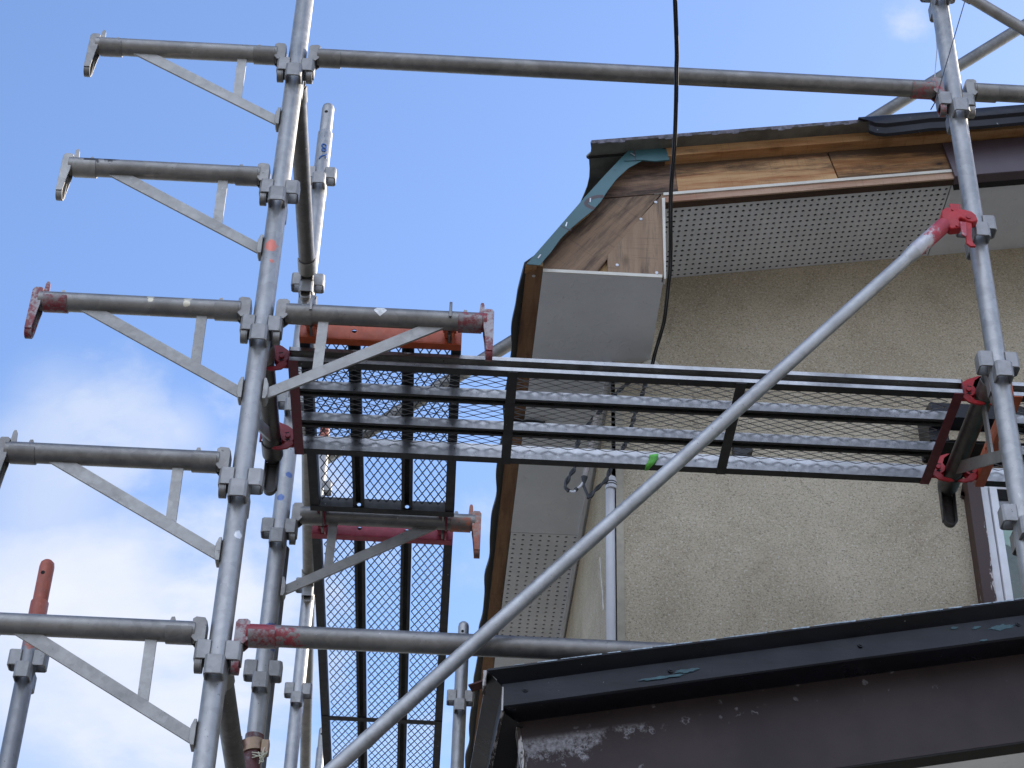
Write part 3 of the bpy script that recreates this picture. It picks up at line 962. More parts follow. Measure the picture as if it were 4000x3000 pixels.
for (sx, sz, t) in ((0.692, -0.272, 0.5), (0.768, -0.145, 0.2), (0.837, -0.046, 0.05), (0.963, 0.145, -0.9)):
    q = MB(); q.bar((sx - 0.008 * math.sin(t), 0.4655 if sx < 0.9 else 0.4632, sz - 0.008 * math.cos(t)), (sx + 0.008 * math.sin(t), 0.4655 if sx < 0.9 else 0.4632, sz + 0.008 * math.cos(t)), 0.0035, 0.0012); q.build("staple", M_STAPLE, gf)
# black strap fixed under the eave
q = MB(); q.box(0.655, 0.755, 1.215, 1.262, ZE - 0.016, ZE - 0.003); q.build("eave_strap", M_BLACKROOF, house)
# small black vent hood on the front wall
q = MB(); q.prism([(1.285, -0.600), (1.335, -0.603), (1.345, -0.622), (1.318, -0.645), (1.288, -0.640)], 'y', YW - 0.03, YW - 0.0005); q.build("wall_vent", M_BLACKROOF, house, bevel=0.002)

# window with trim, frame, pane, curtain
win = MB()
win.box(1.9925, 2.019, 0.872, 0.918, WZ0, -0.6925); win.box(2.021, 2.0425, 0.862, 0.90, WZ0, -0.7105)
win.box(2.0195, WX1, 0.885, 0.918, -0.7085, -0.6925)
win.box(2.0425, WX1, 0.878, 0.905, WZ0, WZ0 + 0.05); win.box(WX1 - 0.04, WX1, 0.878, 0.918, WZ0 + 0.05, -0.7085)
window = win.build("window", M_WHITE, house, bevel=0.0015)
q = MB(); q.box(1.953, 1.9915, 0.848, 0.8995, WZ0 - 0.04, -0.6915)
q.prism([(1.945, -0.735), (1.9525, -0.74), (1.9525, -0.6915), (1.972, -0.6915)], 'y', 0.885, 0.8995)
q.build("window_trim", M_TRIM, window, bevel=0.0015)
q = MB(); q.box(2.043, WX1 - 0.04, 0.893, 0.897, WZ0 + 0.05, -0.8); q.build("pane", M_GLASS, window)
q = MB(); q.box(2.043, WX1 - 0.04, 0.885, 0.905, -0.745, -0.7095); q.box(2.043, WX1 - 0.04, 0.881, 0.905, -0.80, -0.775); q.build("screen_rail", M_DARK, window)
q = MB(); q.box(2.043, WX1 - 0.04, 0.890, 0.90, -0.775, -0.745); q.build("rail_strip", flat_mat("grey_rail", (0.3, 0.3, 0.31), 0.5), window)
q = MB()
vs, fs = [], []
for i in range(60):
    z = -1.95 + i * 0.0148
    vs += [(2.0, 0.915 + 0.006 * math.sin(i * 1.1), z), (3.3, 0.915 + 0.006 * math.sin(i * 1.1 + .5), z)]
    if i: fs.append((2 * i - 2, 2 * i - 1, 2 * i + 1, 2 * i))
q.add(vs, fs); q.build("curtain", M_CURTAIN, window)
q = MB(); q.prism([(2.03, -0.74), (3.3, -0.74), (3.3, -1.5), (2.03, -0.872)], 'y', 0.9035, 0.9055); q.build("reflection_sheet", M_REFLECTION, window)  # added pale sheet; its slanted edge paints a reflection on the pane
q = MB(); q.box(1.9, 3.45, 1.35, 1.36, -2.0, -0.6); q.box(1.9, 3.45, 1.03, 1.35, -2.05, -2.0); q.build("room_back", M_ROOM, window)
# hood over the window
q = MB()
q.prism([(0.745, -0.512), (0.748, -0.560), (0.79, -0.575), (0.79, -0.615), (0.8995, -0.615), (0.8995, -0.48), (0.76, -0.505)], 'x', 1.845, 3.4)
hood = q.build("window_hood", M_NAVY, house, bevel=0.001)
q = MB(); q.box(1.90, 3.38, 0.786, 0.7895, -0.612, -0.580); q.build("hood_strip", M_STUCCO, hood)
q = MB(); q.box(1.85, 3.39, 0.792, 0.899, -0.619, -0.6155); q.build("hood_underside", M_DARK, hood)

# conduit on the side wall with its entrance cap
q = MB(); q.tube((0.930, 0.905, -0.752), (0.930, 0.905, -3.2), 0.0132)
con = q.build("conduit", M_PVC, house)
q = MB(); q.lathe([(0.0165, -0.762), (0.0165, -0.735), (0.014, -0.722), (0.004, -0.715)], 20, 0.932, 0.903)
q.build("conduit_cap", M_PVC, con)
q = MB(); q.tube((0.932, 0.903, -0.743), (0.932, 0.903, -0.7395), 0.0168, n=20); q.tube((0.932, 0.903, -0.751), (0.932, 0.903, -0.7475), 0.0168, n=20); q.build("cap_slot", M_DARK, con)
# cable anchor under the box corner
q = MB(); q.lathe([(0.026, 0), (0.03, 0.006), (0.026, 0.014), (0.012, 0.022)], 20)
q.v = [Vector((1.052 + v.x, 0.889 - v.z, -0.330 + v.y)) for v in q.v]
q.build("cable_anchor", M_WHITEBEAD, house)

# ---- lower roof
YL = -0.395
LS = 0.2
zl = lambda x: -2.089 + LS * (x - 0.575)        # top edge of its flashing
LX = 0.570
q = MB()
slab(q, LX + 0.02, XR + 0.2, YL - 0.012, YW - 0.001, -0.010, -0.0005, zl)
lroof = q.build("lower_roof", M_NAVY, house)
prof = [(-0.030, 0.000), (-0.030, -0.004), (0.0, -0.0215), (0.0, -0.068), (0.004, -0.071)]
q = MB()
vs, fs = [], []
xs = [LX, 0.66, 0.8, 1.0, 1.3, 1.7, 2.4, 3.5, XR + 0.2]
for i, x in enumerate(xs):
    for j, (dy, dz) in enumerate(prof):
        xx = x + (dy + 0.030) if i == 0 else x
        wob = 0.0012 * math.sin(x * 23 + j) if 0 < i < 6 else 0
        vs.append((xx, YL + dy + wob, zl(xx) + dz + wob))
    if i:
        m_ = len(prof)
        fs += [((i - 1) * m_ + j, (i - 1) * m_ + j + 1, i * m_ + j + 1, i * m_ + j) for j in range(m_ - 1)]
q.add(vs, fs)
WE = MB()
for i_ in range(60):
    xa, xb = 0.62 + i_ * 0.045, 0.62 + i_ * 0.045 + 0.02 + 0.025 * abs(math.sin(i_ * 2.3))
    hh = 0.0010 + 0.0016 * abs(math.sin(i_ * 1.7))
    WE.add([(xa, YL - 0.0312, zl(xa) + 0.0004), (xb, YL - 0.0312, zl(xb) + 0.0004), (xb, YL - 0.0312, zl(xb) - hh), (xa, YL - 0.0312, zl(xa) - hh * .6)], [(0, 1, 2, 3)])
# underside of the lip back to the fascia
q.add([(0.604, YL + 0.004, zl(0.604) - 0.071), (XR, YL + 0.004, zl(XR) - 0.071), (XR, YL + 0.080, zl(XR) - 0.069), (0.604, YL + 0.080, zl(0.604) - 0.069)], [(0, 1, 2, 3)])
ffl = q.build("front_flashing", M_NAVY, lroof, sharp=25)
tag(WE.build("chipped_edge", flat_mat("pale_chipped_paint", (0.3, 0.36, 0.4), 0.6, 0, 0.5, 80), ffl), kind="stuff")
q = MB()
vs, fs = [], []
yy = [YL - 0.03, YL + 0.1, 0.0, 0.4, YW - 0.001]
for i, y in enumerate(yy):
    for j, (dx, dz) in enumerate(prof):
        y_ = y + (dx + 0.030) if i == 0 else y
        vs.append((LX + 0.030 + dx - 0.05 * (y - YL), y_, zl(LX) + dz))
    if i:
        m_ = len(prof)
        fs += [((i - 1) * m_ + j, (i - 1) * m_ + j + 1, i * m_ + j + 1, i * m_ + j) for j in range(m_ - 1)]
q.add(vs, fs)
q.build("side_flashing", M_NAVY, lroof, sharp=25)
q = MB()                                       # worn whitish lip of the side flashing
zlp = zl(LX) - 0.0715
q.add([(LX + 0.0305, YL + 0.002, zlp), (LX + 0.036, YL + 0.004, zlp + 0.001), (LX - 0.018, 0.35, zlp), (LX - 0.003, 0.35, zlp + 0.001)], [(0, 1, 3, 2)])
q.add([(LX + 0.0303, YL - 0.0012, zlp), (LX + 0.0303, YL - 0.0012, zlp + 0.05), (LX + 0.0335, YL - 0.0012, zlp + 0.05), (LX + 0.0335, YL - 0.0012, zlp)], [(0, 1, 2, 3)])
q.build("worn_lip", M_PEEL, lroof)
q = MB()                                       # black underside inside the left lip
q.add([(LX + 0.031, YL + 0.004, zlp + 0.002), (0.645, YL + 0.07, zlp + 0.004), (0.605, YW - 0.01, zlp + 0.004), (LX - 0.03, YW - 0.01, zlp + 0.002)], [(0, 1, 2, 3)])
q.build("lip_underside", M_DARK, lroof)
YFA = -0.320
zfb = lambda x: -2.143 + LS * (x - 1.595)
q = MB()
q.prism([(0.637, zl(0.637) - 0.0685), (XR, zl(XR) - 0.0685), (XR, zfb(XR)), (0.672, zfb(0.672))], 'y', YFA, YFA + 0.024)
lf = q.build("fascia_board", M_FASCIA, lroof)
q = MB()
q.prism([(0.6305, zl(0.632) - 0.070), (0.6365, zl(0.637) - 0.070), (0.6715, zfb(0.6715)), (0.659, zfb(0.659))], 'y', YFA - 0.003, YFA + 0.03)
q.build("peeling_edge", M_PEEL, lf)
q = MB()
q.prism([(YFA + 0.03, zl(0.637) - 0.075), (YFA + 0.03, zfb(0.66)), (YW - 0.01, zfb(0.66)), (YW - 0.01, zl(0.637) - 0.075)], 'x', 0.640, 0.66)
q.build("side_fascia", M_FASCIA, lroof)
q = MB(); slab(q, 0.672, XR, YFA + 0.0005, YFA + 0.045, -0.004, -0.0005, zfb); q.build("fascia_lip", M_DARK, lroof)
q = MB(); slab(q, 0.672, XR, YFA + 0.045, 0.25, 0.0, 0.006, zfb); q.build("soffit", M_SOFFIT, lroof)
q = MB(); q.prism([(0.72, GZ), (XR, GZ), (XR, zfb(XR)), (0.72, zfb(0.72))], 'y', 0.12, 0.22); q.box(0.72, 0.82, 0.22, YW - 0.001, GZ, -2.45); q.build("annex_wall", M_STUCCO, house)
for sx in (0.645, 0.925, 1.30, 1.62):          # fixing screws with paint over them
    q = MB(); q.tube((sx, YL - 0.003, zl(sx) - 0.040), (sx, YL + 0.001, zl(sx) - 0.040), 0.0055, n=12); q.tube((sx, YL - 0.005, zl(sx) - 0.040), (sx, YL - 0.003, zl(sx) - 0.040), 0.003, n=6); q.build("roof_screw", M_NAVY, lroof)
# worn teal patches on the flashing
def blob(cx, half_w, half_h, seed):
    rd = random.Random(seed)
    pts = []
    K = 26
    for i in range(K):
        t = 2 * PI * i / K
        rr = 1 + rd.uniform(-0.35, 0.3)
        pts.append((cx + half_w * rr * math.cos(t), half_h * rr * math.sin(t)))
    return pts
q = MB()
for (cx, hw, hh, dz, sd_) in ((0.91, 0.046, 0.0030, -0.053, 3), (0.955, 0.024, 0.0038, -0.046, 5), (1.585, 0.026, 0.006, -0.043, 8), (1.535, 0.009, 0.003, -0.036, 11), (1.49, 0.008, 0.003, -0.03, 12), (1.545, 0.008, 0.002, -0.066, 13)):
    pts = blob(cx, hw, hh, sd_)
    q = MB()
    q.add([(x, YL - 0.0016, zl(x) + dz + z) for x, z in pts], [tuple(range(len(pts)))])
    q.build("teal_patch", M_TEALWORN, lroof)
# rusty strap end sticking out at the corner
q = MB(); q.bar((0.540, -0.345, -2.090), (0.572, -0.36, -2.085), 0.018, 0.004, (0, .3, 1)); q.build("rusty_strap", M_RUST, lroof)
q = MB(); q.box(0.563, 0.5695, -0.41, -0.37, -2.118, -2.085); q.build("torn_corner", M_PEEL, lroof)

# ------------------------------------------------------------------ scaffold kit (local coordinates: post axis at origin, level at z = 0)
TR = 0.0243
PO, PH, PT = 0.0505, 0.0215, 0.0042            # pocket reach, half width, wall
PDROP = 0.05                                   # front/back pockets sit lower than left/right ones


def pockets(mb, z):
    upoly = [(0.016, -PH), (PO - .006, -PH), (PO, -PH + .006), (PO, PH - .006), (PO - .006, PH), (0.016, PH), (0.016, PH - PT), (PO - PT - .003, PH - PT), (PO - PT, PH - PT - .003), (PO - PT, -PH + PT + .003), (PO - PT - .003, -PH + PT), (0.016, -PH + PT)]
    for i in range(4):
        mb.M = Matrix.Rotation(i * PI / 2, 4, 'Z')
        dz = z - (PDROP if i % 2 else 0)
        mb.prism(upoly, 'z', dz - 0.073, dz - 0.027)
    mb.M = Matrix.Identity(4)


def make_post(x, y, zb, zt, levels, label, mat=None, spigot=True, pin_mat=None, base=True, group='scaffold standards', rz=0.0, prof_pin=0.13):
    t = thing("scaffold_post", (x, y, zb), rz, label, "scaffold post", group)
    q = MB()
    q.lathe([(TR - .002, zb), (TR, zb + .002), (TR, zt - .003), (TR - .002, zt)])
    q.v = [v - Vector((0, 0, zb)) for v in q.v]
    o = q.build("tube", mat or M_POST, t, local=True)
    if mat in (M_POSTA, M_POSTC, M_POSTF):     # keep paint marks in scene heights
        o.data.transform(Matrix.Translation((0, 0, zb)))
        o.location = (0, 0, -zb)
    for L in levels:
        q = MB(); pockets(q, L - zb); q.build("pocket_cluster", M_POCKET, t, bevel=0.0012, local=True)
    if spigot:
        q = MB(); q.lathe([(0.0205, zt - .02 - zb), (0.0205, zt + prof_pin - .02 - zb), (0.0185, zt + prof_pin - .008 - zb), (0.012, zt + prof_pin - .001 - zb), (0.003, zt + prof_pin + .001 - zb)])
        sp = q.build("spigot", pin_mat or mat or M_POST, t, local=True)
        q = MB(); q.tube((-0.003, -0.0202, zt + prof_pin * 0.62 - zb), (-0.003, -0.0208, zt + prof_pin * 0.62 - zb), 0.0058, n=14); q.build("pin_hole", M_DARK, sp, local=True)
    if base:
        q = MB(); q.box(-.07, .07, -.07, .07, 0.0, .006); q.build("base_plate", M_FLAT, t, local=True)
    return t


def wedge(mb, free=False):
    """wedge end of a tube: head against the post, tail dropping through a pocket"""
    zc_ = -0.098 if free else -0.081
    arc = [(0.017 * math.cos(a), zc_ + 0.017 * math.sin(a)) for a in [-PI * i / 8 for i in range(9)]]
    outer = [(0.017, -0.02)] + arc + [(-0.017, -0.02)]
    inner = [(x * 0.78, z if z > zc_ + 0.001 else zc_ + (z - zc_) * 0.78) for x, z in outer]
    mb.prism(outer, 'x', 0.031, 0.0338)                          # web
    ring = outer + inner[::-1]
    mb.prism(ring, 'x', 0.0338, 0.0475)                          # flange round the web
    for s in (-1, 1):                                           # cheeks of the head
        if free:
            mb.prism([(0.031, -0.09), (0.031, 0.020), (0.036, 0.028), (0.052, 0.0285), (0.057, 0.023), (0.056, -0.026), (0.053, -0.045), (0.0475, -0.100), (0.031, -0.100)], 'y', s * 0.0182 - 0.0016, s * 0.0182 + 0.0016)
        else:
            mb.prism([(0.031, -0.03), (0.031, 0.020), (0.036, 0.028), (0.055, 0.0295), (0.062, 0.024), (0.062, -0.020), (0.052, -0.032)], 'y', s * 0.0172 - 0.0018, s * 0.0172 + 0.0018)
    mb.box(0.036, 0.056, -0.0155, 0.0155, 0.0255, 0.0285)        # top of the head
    mb.box(0.031, 0.034, -0.0155, 0.0155, -0.02, 0.022)
    # half sleeve under the tube
    n = 12
    vs, fs = [], []
    for x in (0.060, 0.118):
        for rr in (TR + 0.0002, TR + 0.0038):
            vs += [(x, rr * math.cos(PI + PI * i / n + (0.1 if i == 0 else -0.1 if i == n else 0)) , rr * math.sin(PI + PI * i / n)) for i in range(n + 1)]
    m_ = n + 1
    for i in range(n):
        fs += [(i, i + 1, 2 * m_ + i + 1, 2 * m_ + i), (m_ + i, 3 * m_ + i, 3 * m_ + i + 1, m_ + i + 1), (i, m_ + i, m_ + i + 1, i + 1), (2 * m_ + i, 2 * m_ + i + 1, 3 * m_ + i + 1, 3 * m_ + i)]
    fs += [(0, 2 * m_, 3 * m_, m_), (n, m_ + n, 3 * m_ + n, 2 * m_ + n)]
    mb.add(vs, fs)


MIRROR = lambda L: Matrix(((-1, 0, 0, L), (0, -1, 0, 0), (0, 0, 1, 0), (0, 0, 0, 1)))


def make_bracket(loc, rz, label, tube_mat=M_TUBE, tip_mat=M_TUBE, near_mat=None, group='scaffold brackets', pins=True):
    t = thing("scaffold_bracket", loc, rz, label, "scaffold bracket", group)
    q = MB(); q.tube((0.055, 0, 0), (0.546, 0, 0), TR); q.build("tube", tube_mat, t, local=True)
    q = MB(); wedge(q); q.build("wedge_head", near_mat or M_TUBE, t, bevel=0.0008, local=True)
    q = MB(); q.M = MIRROR(0.594); wedge(q, True); q.M = Matrix.Identity(4); q.build("end_wedge", tip_mat, t, bevel=0.0008, local=True)
    q = MB(); q.prism([(0.447, -0.0215), (0.384, -0.0215), (0.030, -0.234), (0.030, -0.266)], 'y', -0.003, 0.003); st = q.build("strut", M_FLAT, t, local=True)
    q = MB(); q.prism([(0.1355, -0.021), (0.1605, -0.021), (0.158, -0.1575), (0.1335, -0.1715)], 'y', -0.0031, 0.0031); q.build("stay", M_FLAT, t, local=True)
    q = MB(); q.prism([(0.0242, -0.2745), (0.032, -0.2745), (0.036, -0.262), (0.036, -0.232), (0.030, -0.214), (0.0242, -0.214)], 'y', -0.017, 0.017); q.build("shoe", M_FLAT, st, bevel=0.001, local=True)
    if pins:
        q = MB(); q.prism([(0.526, 0.022), (0.541, 0.022), (0.5385, 0.054), (0.536, 0.060), (0.531, 0.060), (0.5285, 0.054)], 'y', -0.003, 0.003); q.build("locating_pin", tip_mat, t, local=True)
        for nx in (0.492, 0.107):
            q = MB(); q.prism([(nx - 0.008, 0.022), (nx + 0.008, 0.022), (nx + 0.004, 0.035), (nx - 0.003, 0.036)], 'y', -0.0025, 0.0025); q.build("nub", M_TUBE, t, local=True)
    return t


def make_ledger(p0, L, rz, label, mat=M_TUBE, m0=M_TUBE, m1=M_TUBE, group='scaffold ledgers', tilt=0.0):
    t = thing("scaffold_ledger", p0, rz, label, "scaffold tube", group)
    t.rotation_euler = (0, tilt, rz)
    q = MB(); q.tube((0.055, 0, 0), (L - 0.055, 0, 0), TR, n=32); q.build("tube", mat, t, local=True)
    q = MB(); wedge(q); q.build("wedge_head", m0, t, bevel=0.0008, local=True)
    q = MB(); q.M = MIRROR(L); wedge(q); q.M = Matrix.Identity(4); q.build("wedge_head", m1, t, bevel=0.0008, local=True)
    return t


def expanded(mb, x0, x1, y0, y1, z, lw=0.0508, sw=0.0225, wd=0.0030, tk=0.0014):
    rows = int((y1 - y0) / (sw / 2))
    cols = int((x1 - x0) / lw) + 1
    for j in range(rows):
        ya, yb = y0 + j * sw / 2, y0 + (j + 1) * sw / 2
        for i in range(cols):
            xa = x0 + i * lw + (lw / 2 if j % 2 else 0)
            for sgn in (-1, 1):
                xb = xa + sgn * lw / 2
                if xb < x0 - .001 or xa < x0 - .001 or xa > x1 or xb > x1 + .001:
                    continue
                e = 0.0
                mb.bar((xa + e * .5, ya, z), (xb - e * .5, yb, z + 0.001), wd, tk, (0, -0.55, 1))


def plate_holes(mb, y0, y1, z0, z1, x0, x1, holes, r):
    """upright plate across the deck with round holes"""
    cuts = [y0]
    for h in holes:
        cuts += [h - r * 1.6, h + r * 1.6]
    cuts.append(y1)
    for a, b_ in zip(cuts[0::2], cuts[1::2]):
        mb.box(x0, x1, a, b_, z0, z1)
    zc = (z0 + z1) / 2
    for h in holes:
        a, b_ = h - r * 1.6, h + r * 1.6
        K = 16
        ring = [(h + r * math.cos(2 * PI * i / K + PI / K), zc + 0.002 + r * math.sin(2 * PI * i / K + PI / K)) for i in range(K)]
        rect = []
        for (py, pz) in ring:
            dy, dz = py - h, pz - zc - 0.002
            s_ = 1 / max(abs(dy) / (b_ - h), abs(dz) / ((z1 - z0) / 2 if False else (z1 - zc - 0.002 if dz > 0 else zc + 0.002 - z0)))
            rect.append((h + dy * s_, zc + 0.002 + dz * s_))
        for X in (x0, x1):
            vs = [(X, *p) for p in ring] + [(X, *p) for p in rect]
            fs = [(i, (i + 1) % K, K + (i + 1) % K, K + i) for i in range(K)]
            mb.add(vs, fs)
            # corner fills
            for (cy, cz) in ((a, z0), (a, z1), (b_, z0), (b_, z1)):
                near = sorted(range(K), key=lambda i: (rect[i][0] - cy) ** 2 + (rect[i][1] - cz) ** 2)[:2]
                mb.add([(X, cy, cz), (X, *rect[near[0]]), (X, *rect[near[1]])], [(0, 1, 2)])
        mb.add([(x0, *p) for p in ring] + [(x1, *p) for p in ring], [(i, (i + 1) % K, K + (i + 1) % K, K + i) for i in range(K)])


def make_deck(loc, rz, L, label, m_near, m_far, hook_near, hook_far, lock_near=None, lock_far=None, rail=None, mesh=None, W=0.40, flip=1, group='scaffold deck boards', two_mesh=False):
    """steel deck board: length along +x between two tubes at x=0 and x=L (tube axes at z=0); width along y from 0 to W"""
    t = thing("scaffold_deck", loc, rz, label, "scaffold deck", group)
    x0, x1 = 0.064, L - 0.064
    zb, zt = -0.0205, 0.0215
    rail, mesh = rail or M_DECK, mesh or M_MESH
    zm = zb + 0.0305                                             # the mesh lies on the inner rails
    for s in (0, 1):                                             # outer rails: channel open outwards
        q = MB()
        a, b_ = (0.0, 0.025) if s == 0 else (W, W - 0.025)
        sgn = 1 if s == 0 else -1
        c = [(a, zt), (b_, zt), (b_, zb), (a, zb), (a, zb + 0.011), (a + sgn * .0022, zb + 0.011), (a + sgn * .0022, zb + .0022), (b_ - sgn * .0022, zb + .0022), (b_ - sgn * .0022, zt - .0022), (a + sgn * .0022, zt - .0022), (a + sgn * .0022, zt - 0.011), (a, zt - 0.011)]
        q.prism(c, 'x', x0, x1); ro = q.build("side_rail", rail, t, local=True)
        q = MB(); q.box(x0, x1, min(a, b_) + .0003, max(a, b_) - .0003, zb - .0009, zb - .0002); q.build("rail_shade_strip", M_SOIL_SHADE, ro, local=True)  # added dark strip carries the flange's underside shade and soil
    for c0 in (0.117, 0.251):                                    # inner rails: lipped channel open downwards
        q = MB()
        a, b_, k_, w_ = c0, c0 + 0.030, 0.0022, 0.0085
        c = [(a, zm - .002), (b_, zm - .002), (b_, zb + .002), (b_ - w_, zb + .002), (b_ - w_, zb + .0042), (b_ - k_, zb + .0042), (b_ - k_, zm - .0042), (a + k_, zm - .0042), (a + k_, zb + .0042), (a + w_, zb + .0042), (a + w_, zb + .002), (a, zb + .002)]
        q.prism(c, 'x', x0 + .003, x1 - .003); ro = q.build("inner_rail", rail, t, local=True)
        for (fa, fb) in ((a + .0002, a + w_ - .0002), (b_ - w_ + .0002, b_ - .0002)):
            q = MB(); q.box(x0 + .004, x1 - .004, fa, fb, zb + .0010, zb + .0018); q.build("rail_shade_strip", M_SOIL_SHADE, ro, local=True)  # same painted shade under each lip
    nb = 2 if L > 1.2 else 0
    for i in range(nb):
        xc = L * (i + 1) / 3 + 0.016 if i == 0 else L * 2 / 3 - 0.016
        q = MB(); q.box(xc - 0.0125, xc + 0.0125, 0.001, W - 0.001, zb - 0.0035, zb - 0.0003); q.build("cross_bar", M_SOIL_SHADE, t, local=True)
    for (ya, yb) in ((0.0255, 0.1165), (0.1475, 0.2505), (0.2815, W - 0.0255)):
        q = MB()
        expanded(q, x0 + 0.004, x1 - 0.004, ya - 0.002, yb + 0.002, zm)
        q.build("expanded_mesh", mesh, t, local=True, sharp=80)
    for (X, m, hm, lm, d_) in ((x0, m_near, hook_near, lock_near or hook_near, 1), (x1, m_far, hook_far, lock_far or hook_far, -1)):
        q = MB()
        xa, xb = (X - .003, X) if d_ == 1 else (X, X + .003)
        plate_holes(q, 0.0, W, zb - 0.0008, zt + .001, xa, xb, (0.132, 0.266), 0.0062)
        zl_ = (zb - 0.0038, zb - 0.001)
        q.box(*( (X - .003, X + .022) if d_ == 1 else (X - .022, X + .003)), 0.0, W, *zl_)
        ep = q.build("end_plate", m, t, bevel=0.0008, local=True)
        for hy in (0.030, W - 0.030):                            # hooks over the tube
            q = MB()
            xc0 = 0.0 if d_ == 1 else L
            pts = [(0.0605, 0.028), (0.040, 0.044), (0.012, 0.056), (-0.006, 0.056), (-0.022, 0.042), (-0.0315, 0.016), (-0.0315, -0.010), (-0.0262, -0.010)]
            pts += [(0.0258 * math.cos(PI - PI * i / 10), 0.0258 * math.sin(PI - PI * i / 10) ) for i in range(11)]
            pts += [(0.030, -0.022), (0.0605, -0.022)]
            q.prism([(xc0 + d_ * px, pz) for px, pz in pts], 'y', hy - 0.0035, hy + 0.0035)
            hk = q.build("hook", hm, ep, bevel=0.001, local=True)
            q = MB()
            for s in (-1, 1):
                q.tube((xc0 + d_ * 0.043, hy + s * 0.0035, 0.004), (xc0 + d_ * 0.043, hy + s * 0.0125, 0.004), 0.019, n=20)
                q.tube((xc0 + d_ * 0.043, hy + s * 0.0125, 0.004), (xc0 + d_ * 0.043, hy + s * 0.0165, 0.004), 0.007, n=12)
            lockp = [(0.056, -0.006), (0.060, -0.020), (0.045, -0.034), (0.020, -0.040), (0.004, -0.036), (0.012, -0.030), (0.030, -0.026), (0.040, -0.012)]
            q.prism([(xc0 + d_ * px, pz) for px, pz in lockp], 'y', hy - 0.012, hy - 0.006)
            q.build("hook_lock", lm, hk, bevel=0.001, local=True)
            for s in (-1, 1):
                for (ox, oz, ta) in ((0.041, 0.0125, 0.3), (0.043, -0.0075, 2.1)):
                    q = MB()
                    star = [(xc0 + d_ * (ox + (0.0075 if i_ % 2 else 0.0038) * math.cos(ta + i_ * PI / 4)), oz + (0.0055 if i_ % 2 else 0.0028) * math.sin(ta + i_ * PI / 4)) for i_ in range(8)]
                    q.prism(star, 'y', *sorted((hy + s * 0.0120, hy + s * 0.0131)))
                    q.build("star_hole", M_DARK, hk, local=True)
    return t


# ------------------------------------------------------------------ the scaffold as it stands
LV = [0.9, 0.45, 0.0, -0.45, -0.9, -1.35, -1.8, -2.25]
make_post(0, 0, GZ, 1.4, LV, "large galvanised scaffold post at the front left corner, carrying five stacked brackets", M_POSTA, False)
make_post(1.8, 0, -1.842, 1.4, LV[:7], "large galvanised scaffold post at right, standing before the brown eave with the red brace head", M_POST, False)
make_post(3.6, 0, -1.48, 1.4, LV[1:5], "scaffold post carrying the right hand end of the top ledger, farthest right of all", M_POST, False)
pc = make_post(0, 0.9, GZ, 0.592, LV[1:], "galvanised scaffold post with blue marks and rounded spigot top behind the corner post", M_POSTC, True)
make_post(-0.062, 2.7, GZ, 0.592, LV[1:], "distant galvanised scaffold post left of the mesh decks, third from the front", M_POST, True, pin_mat=M_PIN)
make_post(0.535, 2.7, GZ, -0.310, [-0.45, -0.9, -1.35, -1.8], "short grey scaffold post between the mesh deck and the house eave", M_POST, True)
make_post(-0.622, 0.9, GZ, -1.219, [-1.35, -1.8, -2.25], "scaffold post with an orange painted top at the far left", M_POSTF, True, pin_mat=M_PIN)
make_post(-0.245, 6.6, GZ, 1.20, [0.45, -0.0, -0.45, -0.9], "farthest scaffold post, sunlit on one edge, seen through the lower mesh deck", M_POST, True)
# blue handwritten 18 on the second post
q = MB()
def on_tube(u, s, r=TR + 0.0006):                # u up the post, s round it (metres of arc)
    a = -PI / 2 + s / TR
    return (r * math.cos(a), 0.9 + r * math.sin(a), u)
zc = 0.485
for pts in ([(-0.030, -0.010), (-0.020, -0.004), (-0.012, 0.009), (-0.006, 0.012)], [(-0.026, 0.009), (-0.018, 0.012)],
            [(0.008, 0.010), (0.016, 0.004), (0.012, -0.004), (0.004, -0.002), (0.006, 0.008), (0.018, 0.009), (0.030, 0.008), (0.034, -0.002), (0.026, -0.006), (0.016, 0.004)]):
    q.sweep([on_tube(zc + a, b_ + 0.002) for a, b_ in smooth_path([(p[0], p[1], 0) for p in pts], 4) for _ in (0,)] if False else [on_tube(zc + p.x, p.y + 0.002) for p in smooth_path([(p[0], p[1], 0) for p in pts], 4)], 0.0026, 6)
q.build("painted_number", M_BLUE, pc)

# brackets stepping down the corner post to the left
names = ["top bracket of the five reaching left from the corner post", "second bracket down reaching left, with black paint worn off near its tip", "middle bracket of the five reaching left, with a red painted wedge tip", "fourth bracket down of the five reaching left, bare grey, second from the bottom", "lowest bracket of the five reaching left, in front of the orange topped post"]
marks2 = metal("galvanised_tube_black_tip", L_TUBE, D_TUBE, marks=[((0.49, 0.012, 0.018), 0.035, (0.01, 0.01, 0.014)), ((0.44, 0.012, 0.02), 0.025, (0.01, 0.01, 0.014)), ((0.525, 0.0, 0.0), 0.012, (0.5, 0.1, 0.06))])
marks3 = metal("galvanised_tube_cream_dabs", L_TUBE, D_TUBE, paint=RED, span=(0.50, 0.62), marks=[((0.275, 0.02, 0.012), 0.010, (0.62, 0.56, 0.42)), ((0.275, 0.024, 0.0), 0.008, (0.62, 0.56, 0.42)), ((0.185, 0.022, 0.01), 0.011, (0.62, 0.56, 0.42)), ((0.185, 0.0235, -0.004), 0.010, (0.62, 0.56, 0.42)), ((0.18, 0.018, 0.02), 0.009, (0.62, 0.56, 0.42))])
mats = [M_TUBE, marks2, marks3, M_TUBE, M_TUBE]
tips = [M_TUBE, M_FLAT, M_REDTIP, M_TUBE, M_TUBE]
for i, L in enumerate((0, -0.45, -0.9, -1.35, -1.8)):
    make_bracket((0, 0, L), PI, names[i], mats[i], tips[i])
br = make_bracket((0, 0, -0.9), 0, "bracket reaching right from the corner post below an orange plate, red wedge tip", M_TUBE_RED, M_REDTIP)
q = MB()                                         # worn lozenge sticker on its tube
K = 6
